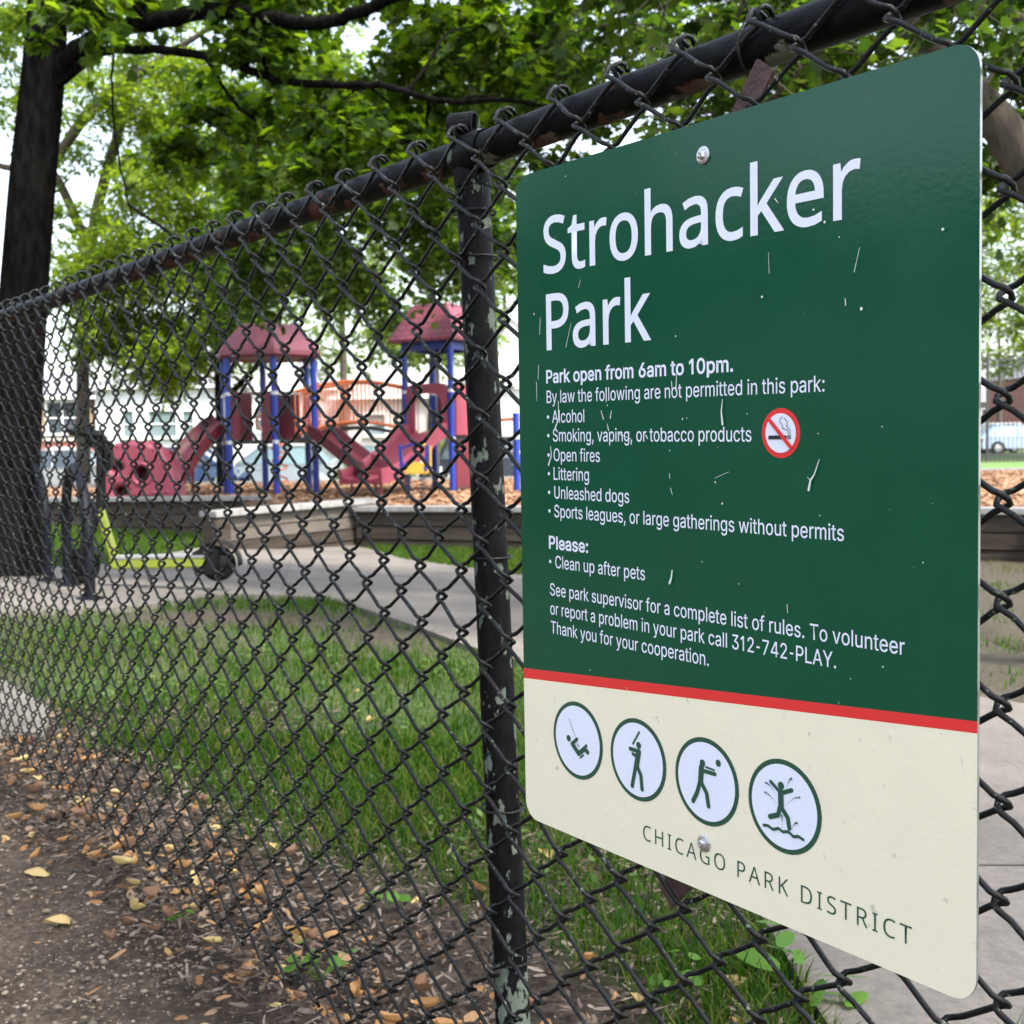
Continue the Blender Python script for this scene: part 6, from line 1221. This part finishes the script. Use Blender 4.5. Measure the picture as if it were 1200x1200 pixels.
# pebbles and grit in the trodden soil on the near side
def chunks(name, label, cat, xy, size, matl, seed, flat=.6, zoff=0):
    r = np.random.default_rng(seed); k = len(xy)
    ico = np.array([(0, 0, 1), (.894, 0, .447), (.276, .851, .447), (-.724, .526, .447), (-.724, -.526, .447), (.276, -.851, .447), (.724, .526, -.447), (-.276, .851, -.447), (-.894, 0, -.447), (-.276, -.851, -.447), (.724, -.526, -.447), (0, 0, -1)])
    fc = np.array([(0, 1, 2), (0, 2, 3), (0, 3, 4), (0, 4, 5), (0, 5, 1), (1, 6, 2), (2, 7, 3), (3, 8, 4), (4, 9, 5), (5, 10, 1), (2, 6, 7), (3, 7, 8), (4, 8, 9), (5, 9, 10), (1, 10, 6), (6, 11, 7), (7, 11, 8), (8, 11, 9), (9, 11, 10), (10, 11, 6)])
    s = size*np.exp(r.normal(0, .45, k)); sc = np.stack([s*r.uniform(.7, 1.4, k), s*r.uniform(.7, 1.2, k), s*flat*r.uniform(.7, 1.2, k)], 1)
    a = r.uniform(0, 6.283, k); ca, sa = np.cos(a), np.sin(a)
    V = ico[None]*sc[:, None]*r.uniform(.8, 1.2, (k, 12, 1)); x = V[..., 0]*ca[:, None]-V[..., 1]*sa[:, None]; y = V[..., 0]*sa[:, None]+V[..., 1]*ca[:, None]
    V = np.stack([x, y, V[..., 2]], -1) + np.stack([xy[:, 0], xy[:, 1], terrain(xy[:, 0], xy[:, 1])+s*.12-.004+zoff], 1)[:, None]
    F_ = (np.arange(k)[:, None, None]*12 + fc[None]).ravel()
    return tag(big_mesh(name, V.reshape(-1, 3), F_, np.full(k*20, 3), matl), label, cat, kind='stuff')
M_peb = leaf_mat('pebble', [(.05, .04, .032), (.11, .09, .07), (.17, .135, .10), (.25, .21, .165)], (.1, .1, .1), .9, 0)
nearside = lambda x, y: (qdist(x, y) < .25)*(x/np.maximum(y, .1) > -.62)*(.25+.75*sstep((np.sin(x*5.3+1)*np.cos(y*4.1)+.5)))
chunks('pebbles', 'small pebbles and grit in the trodden soil', 'pebbles', scatter(48000, -2.4, .1, .9, 3.6, nearside, 21), .0026, M_peb, 22)
# brown mulch flakes along the foot of the fence
M_mul = leaf_mat('mulch_flake', [(.014, .010, .008), (.036, .026, .019), (.075, .057, .044), (.20, .16, .13)], (.2, .2, .2), .95, 0)
def flakes(xy, l, w, seed, matl, name, label, cat):
    r = np.random.default_rng(seed); k = len(xy); a = r.uniform(0, 6.283, k); L_ = l*r.uniform(.3, 1.3, k); W_ = w*r.uniform(.5, 1.4, k)
    d = np.stack([np.cos(a), np.sin(a), r.normal(0, .22, k)], 1)*L_[:, None]; e = np.stack([-np.sin(a), np.cos(a), r.normal(0, .35, k)], 1)*W_[:, None]
    c = np.stack([xy[:, 0], xy[:, 1], terrain(xy[:, 0], xy[:, 1])+.006+r.random(k)*.010], 1); up = np.array([0, 0, .002])
    V = np.stack([c-d-e*.6, c-e*1.1-d*.2, c+d-e*.3, c+d*.9+e*.5, c+e*1.1+d*.1, c-d*.8+e*.6], 1)
    return tag(big_mesh(name, V.reshape(-1, 3), np.arange(k*6), np.full(k, 6), matl), label, cat, kind='stuff')
mz = lambda x, y: sstep((qdist(x, y)+.16)/.14)*(1-sstep((qdist(x, y)-.75)/.5))*(~in_poly(x, y, WALK_POLY))*(x/np.maximum(y, .1) > -.62)
flakes(scatter(60000, -2.8, .8, .7, 4.2, mz, 31), .015, .0028, 32, M_mul, 'mulch', 'dark brown mulch shreds along the foot of the fence', 'mulch')
flakes(scatter(9000, -2.8, .1, .8, 3.9, lambda x, y: nearside(x, y)*.5, 33), .010, .002, 34, M_mul, 'twig_litter', 'bits of twig and bark on the trodden soil', 'litter')
M_lit = leaf_mat('leaf_scrap', [(.10, .055, .03), (.24, .12, .05), (.34, .2, .09), (.25, .18, .13)], (1.2, 1.1, .8), .8, .25)
lz = lambda x, y: np.exp(-((qdist(x, y)-.10)/.20)**2)*.9*(~in_poly(x, y, WALK_POLY))*(x/np.maximum(y, .1) > -.62)
flakes(scatter(5600, -2.8, .8, .7, 4.2, lz, 35), .014, .007, 36, M_lit, 'leaf_scraps', 'small dry leaf scraps gathered under the fence', 'leaf litter')

# fallen leaves big enough to tell apart
FL = [leaf_mat('orange_leaf', [(.24, .12, .05), (.38, .21, .09), (.50, .32, .17)], (1.1, 1.0, .7), .6, .3), leaf_mat('yellow_leaf', [(.36, .25, .09), (.46, .34, .14), (.54, .44, .26)], (1.1, 1.1, .8), .6, .3), leaf_mat('brown_leaf', [(.14, .075, .045), (.25, .15, .10)], (1, 1, .8), .75, .2)]
def curled(L_, W_, curl, cup, seed):
    r = np.random.default_rng(seed); nu, nv = 9, 5; vs = []
    for i in range(nu):
        u = i/(nu-1); th = (u-.5)*curl; w = W_*math.sin(math.pi*min(1, max(.03, u*.94+.03)))**.7
        for j in range(nv):
            v = (j/(nv-1)-.5)*2; x = L_*(math.sin(th)/max(curl, .01)); z = L_*((1-math.cos(th))/max(curl, .01)) + cup*(v*v)*w + r.normal(0, .0006)
            vs.append((x + .012*L_/.06*math.sin(3*u+seed)*v, v*w/2*(1+.10*math.sin(9*u+seed+v))+.16*W_*math.sin(2.2*u+seed), z+.002))
    return vs, [[i*nv+j, i*nv+j+1, (i+1)*nv+j+1, (i+1)*nv+j] for i in range(nu-1) for j in range(nv-1)]
KIND = [('orange', 0, (.060, .020, 1.9, .75), 'curled orange leaf lying under the fence', 'curled orange leaves'), ('yellow', 1, (.056, .028, 1.1, .5), 'flat yellowish leaf lying under the fence', 'yellowish fallen leaves'), ('brown', 2, (.052, .026, 2.1, .8), 'dry brown leaf lying under the fence', 'dry brown leaves')]
protos = []
for nm, mi, prm, lab, grp in KIND:
    for q in range(2):
        vs, fs = curled(prm[0], prm[1]*(1+.25*q), prm[2]*(1+.3*q), prm[3], 50+q); me = mesh_of('fallen_leaf', vs, fs); me.materials.append(FL[mi])
        for p in me.polygons: p.use_smooth = True
        protos.append((me, lab, grp))
rf = np.random.default_rng(77)
spots = [(340, 1165, 0), (322, 1183, 1), (300, 1045, 1), (160, 1018, 0), (148, 1090, 2), (45, 1022, 1), (8, 985, 1), (245, 1000, 2), (690, 1135, 0), (682, 1155, 2), (722, 1172, 0), (745, 1182, 1), (545, 935, 0), (318, 1075, 0), (270, 1030, 1), (108, 1005, 0), (215, 860, 0), (340, 1010, 2), (860, 1165, 1), (640, 1010, 1), (560, 1050, 0), (490, 1110, 2), (420, 1075, 1), (250, 1112, 1), (255, 1062, 2), (20, 965, 0), (240, 945, 2), (300, 1125, 0), (355, 1105, 1), (620, 1190, 2), (655, 870, 1), (505, 955, 1), (420, 815, 1), (435, 850, 1)]
cand = []
for px, py, k in spots: cand.append((*G(px, py)[:2], k))
while len(cand) < 230:
    s = rf.uniform(-2.7, .35); q = rf.normal(.07, .11); c = O_S + AX*s - N*q
    if c[1] < .7: continue
    cand.append((c[0], c[1], int(rf.choice([0, 0, 1, 2, 2]))))
for x, y, k in cand:
    me, lab, grp = protos[k*2+int(rf.integers(2))]
    o = bpy.data.objects.new('fallen_leaf', me); COL.objects.link(o); o.location = (x, y, float(terrain(x, y))+.012); sc_ = rf.uniform(.42, .95); o.scale = (sc_, sc_, sc_)
    o.rotation_euler = (rf.normal(0, .3) + (math.pi if rf.random() < .35 else 0), rf.normal(0, .25), rf.uniform(0, 6.28)); tag(o, lab, 'fallen leaf', grp)
# pale stone slab beyond the fence at the left
sb = G(22, 842); sm = MB(); pts = [G(*p) for p in ((-40, 800), (10, 806), (60, 838), (52, 872), (10, 868), (-40, 880))]
sm.prism([(p[0], p[1], p[2]+.03) for p in pts], (0, 0, -.06)); o = sm.build('stone_slab', mat('pale_stone', (.16, .146, .13), .95, scale=9, col2=(.09, .08, .07), bump=1.0, spec=.2), bevel=.008); tag(o, 'pale flat stone slab lying beyond the fence at the left edge', 'slab')
# broad-leaved weeds
L_weed = leaf_mat('weed_leaf', [(.06, .145, .02), (.10, .21, .035)], (2., 2., 1.2), .5, .4)
def weed(px, py, n, size, hgt, label, rad=.05, name='weed', rnd=True):
    b = G(px, py); t = thing(name, label, 'weed', b); r = np.random.default_rng(int(px)); lm = MB(); stm = MB()
    for k in range(n):
        a = r.uniform(0, 6.283); d = rad*math.sqrt(r.random()); h = hgt*r.uniform(.3, 1.0); c = b + np.array([d*math.cos(a), d*math.sin(a), h+.005]); s = size*r.uniform(.7, 1.2)
        stm.tube([b+[0, 0, 0], b*.5+c*.5+[0, 0, h*.2], c], .0008, 4)
        nn_ = norm(np.array([.35*math.cos(a), .35*math.sin(a), 1])+r.normal(0, .2, 3)); e1 = norm(np.cross(nn_, [0, 0, 1.])+1e-6); e2 = np.cross(nn_, e1); m = 10
        ring = [c + s*(math.cos(q)*e1*(1 if rnd else 1.6) + math.sin(q)*e2*(1 if rnd else .6)) - nn_*s*.12*abs(math.cos(q)) for q in np.linspace(0, 6.283, m, endpoint=False)]
        lm.add([c]+ring, [[0, 1+i, 1+(i+1) % m] for i in range(m)])
    stm.build('stem', L_weed, t); lm.build('leaves', L_weed, t, True)
weed(376, 1150, 16, .0105, .055, 'low clover like weed at the foot of the fence', .055)
weed(905, 1150, 5, .026, .09, 'broad leaved weed at the edge of the walk below the sign', .05, rnd=False)
weed(985, 1195, 4, .024, .07, 'small broad leaved weed at the bottom edge under the sign', .04, rnd=False)
weed(790, 1160, 7, .012, .05, 'round leaved weed near the sign backing bar', .05)
weed(212, 1085, 5, .008, .02, 'tiny green seedling on the trodden soil', .03)
weed(455, 1060, 5, .012, .03, 'pale green weed on the mulch left of the post', .04)
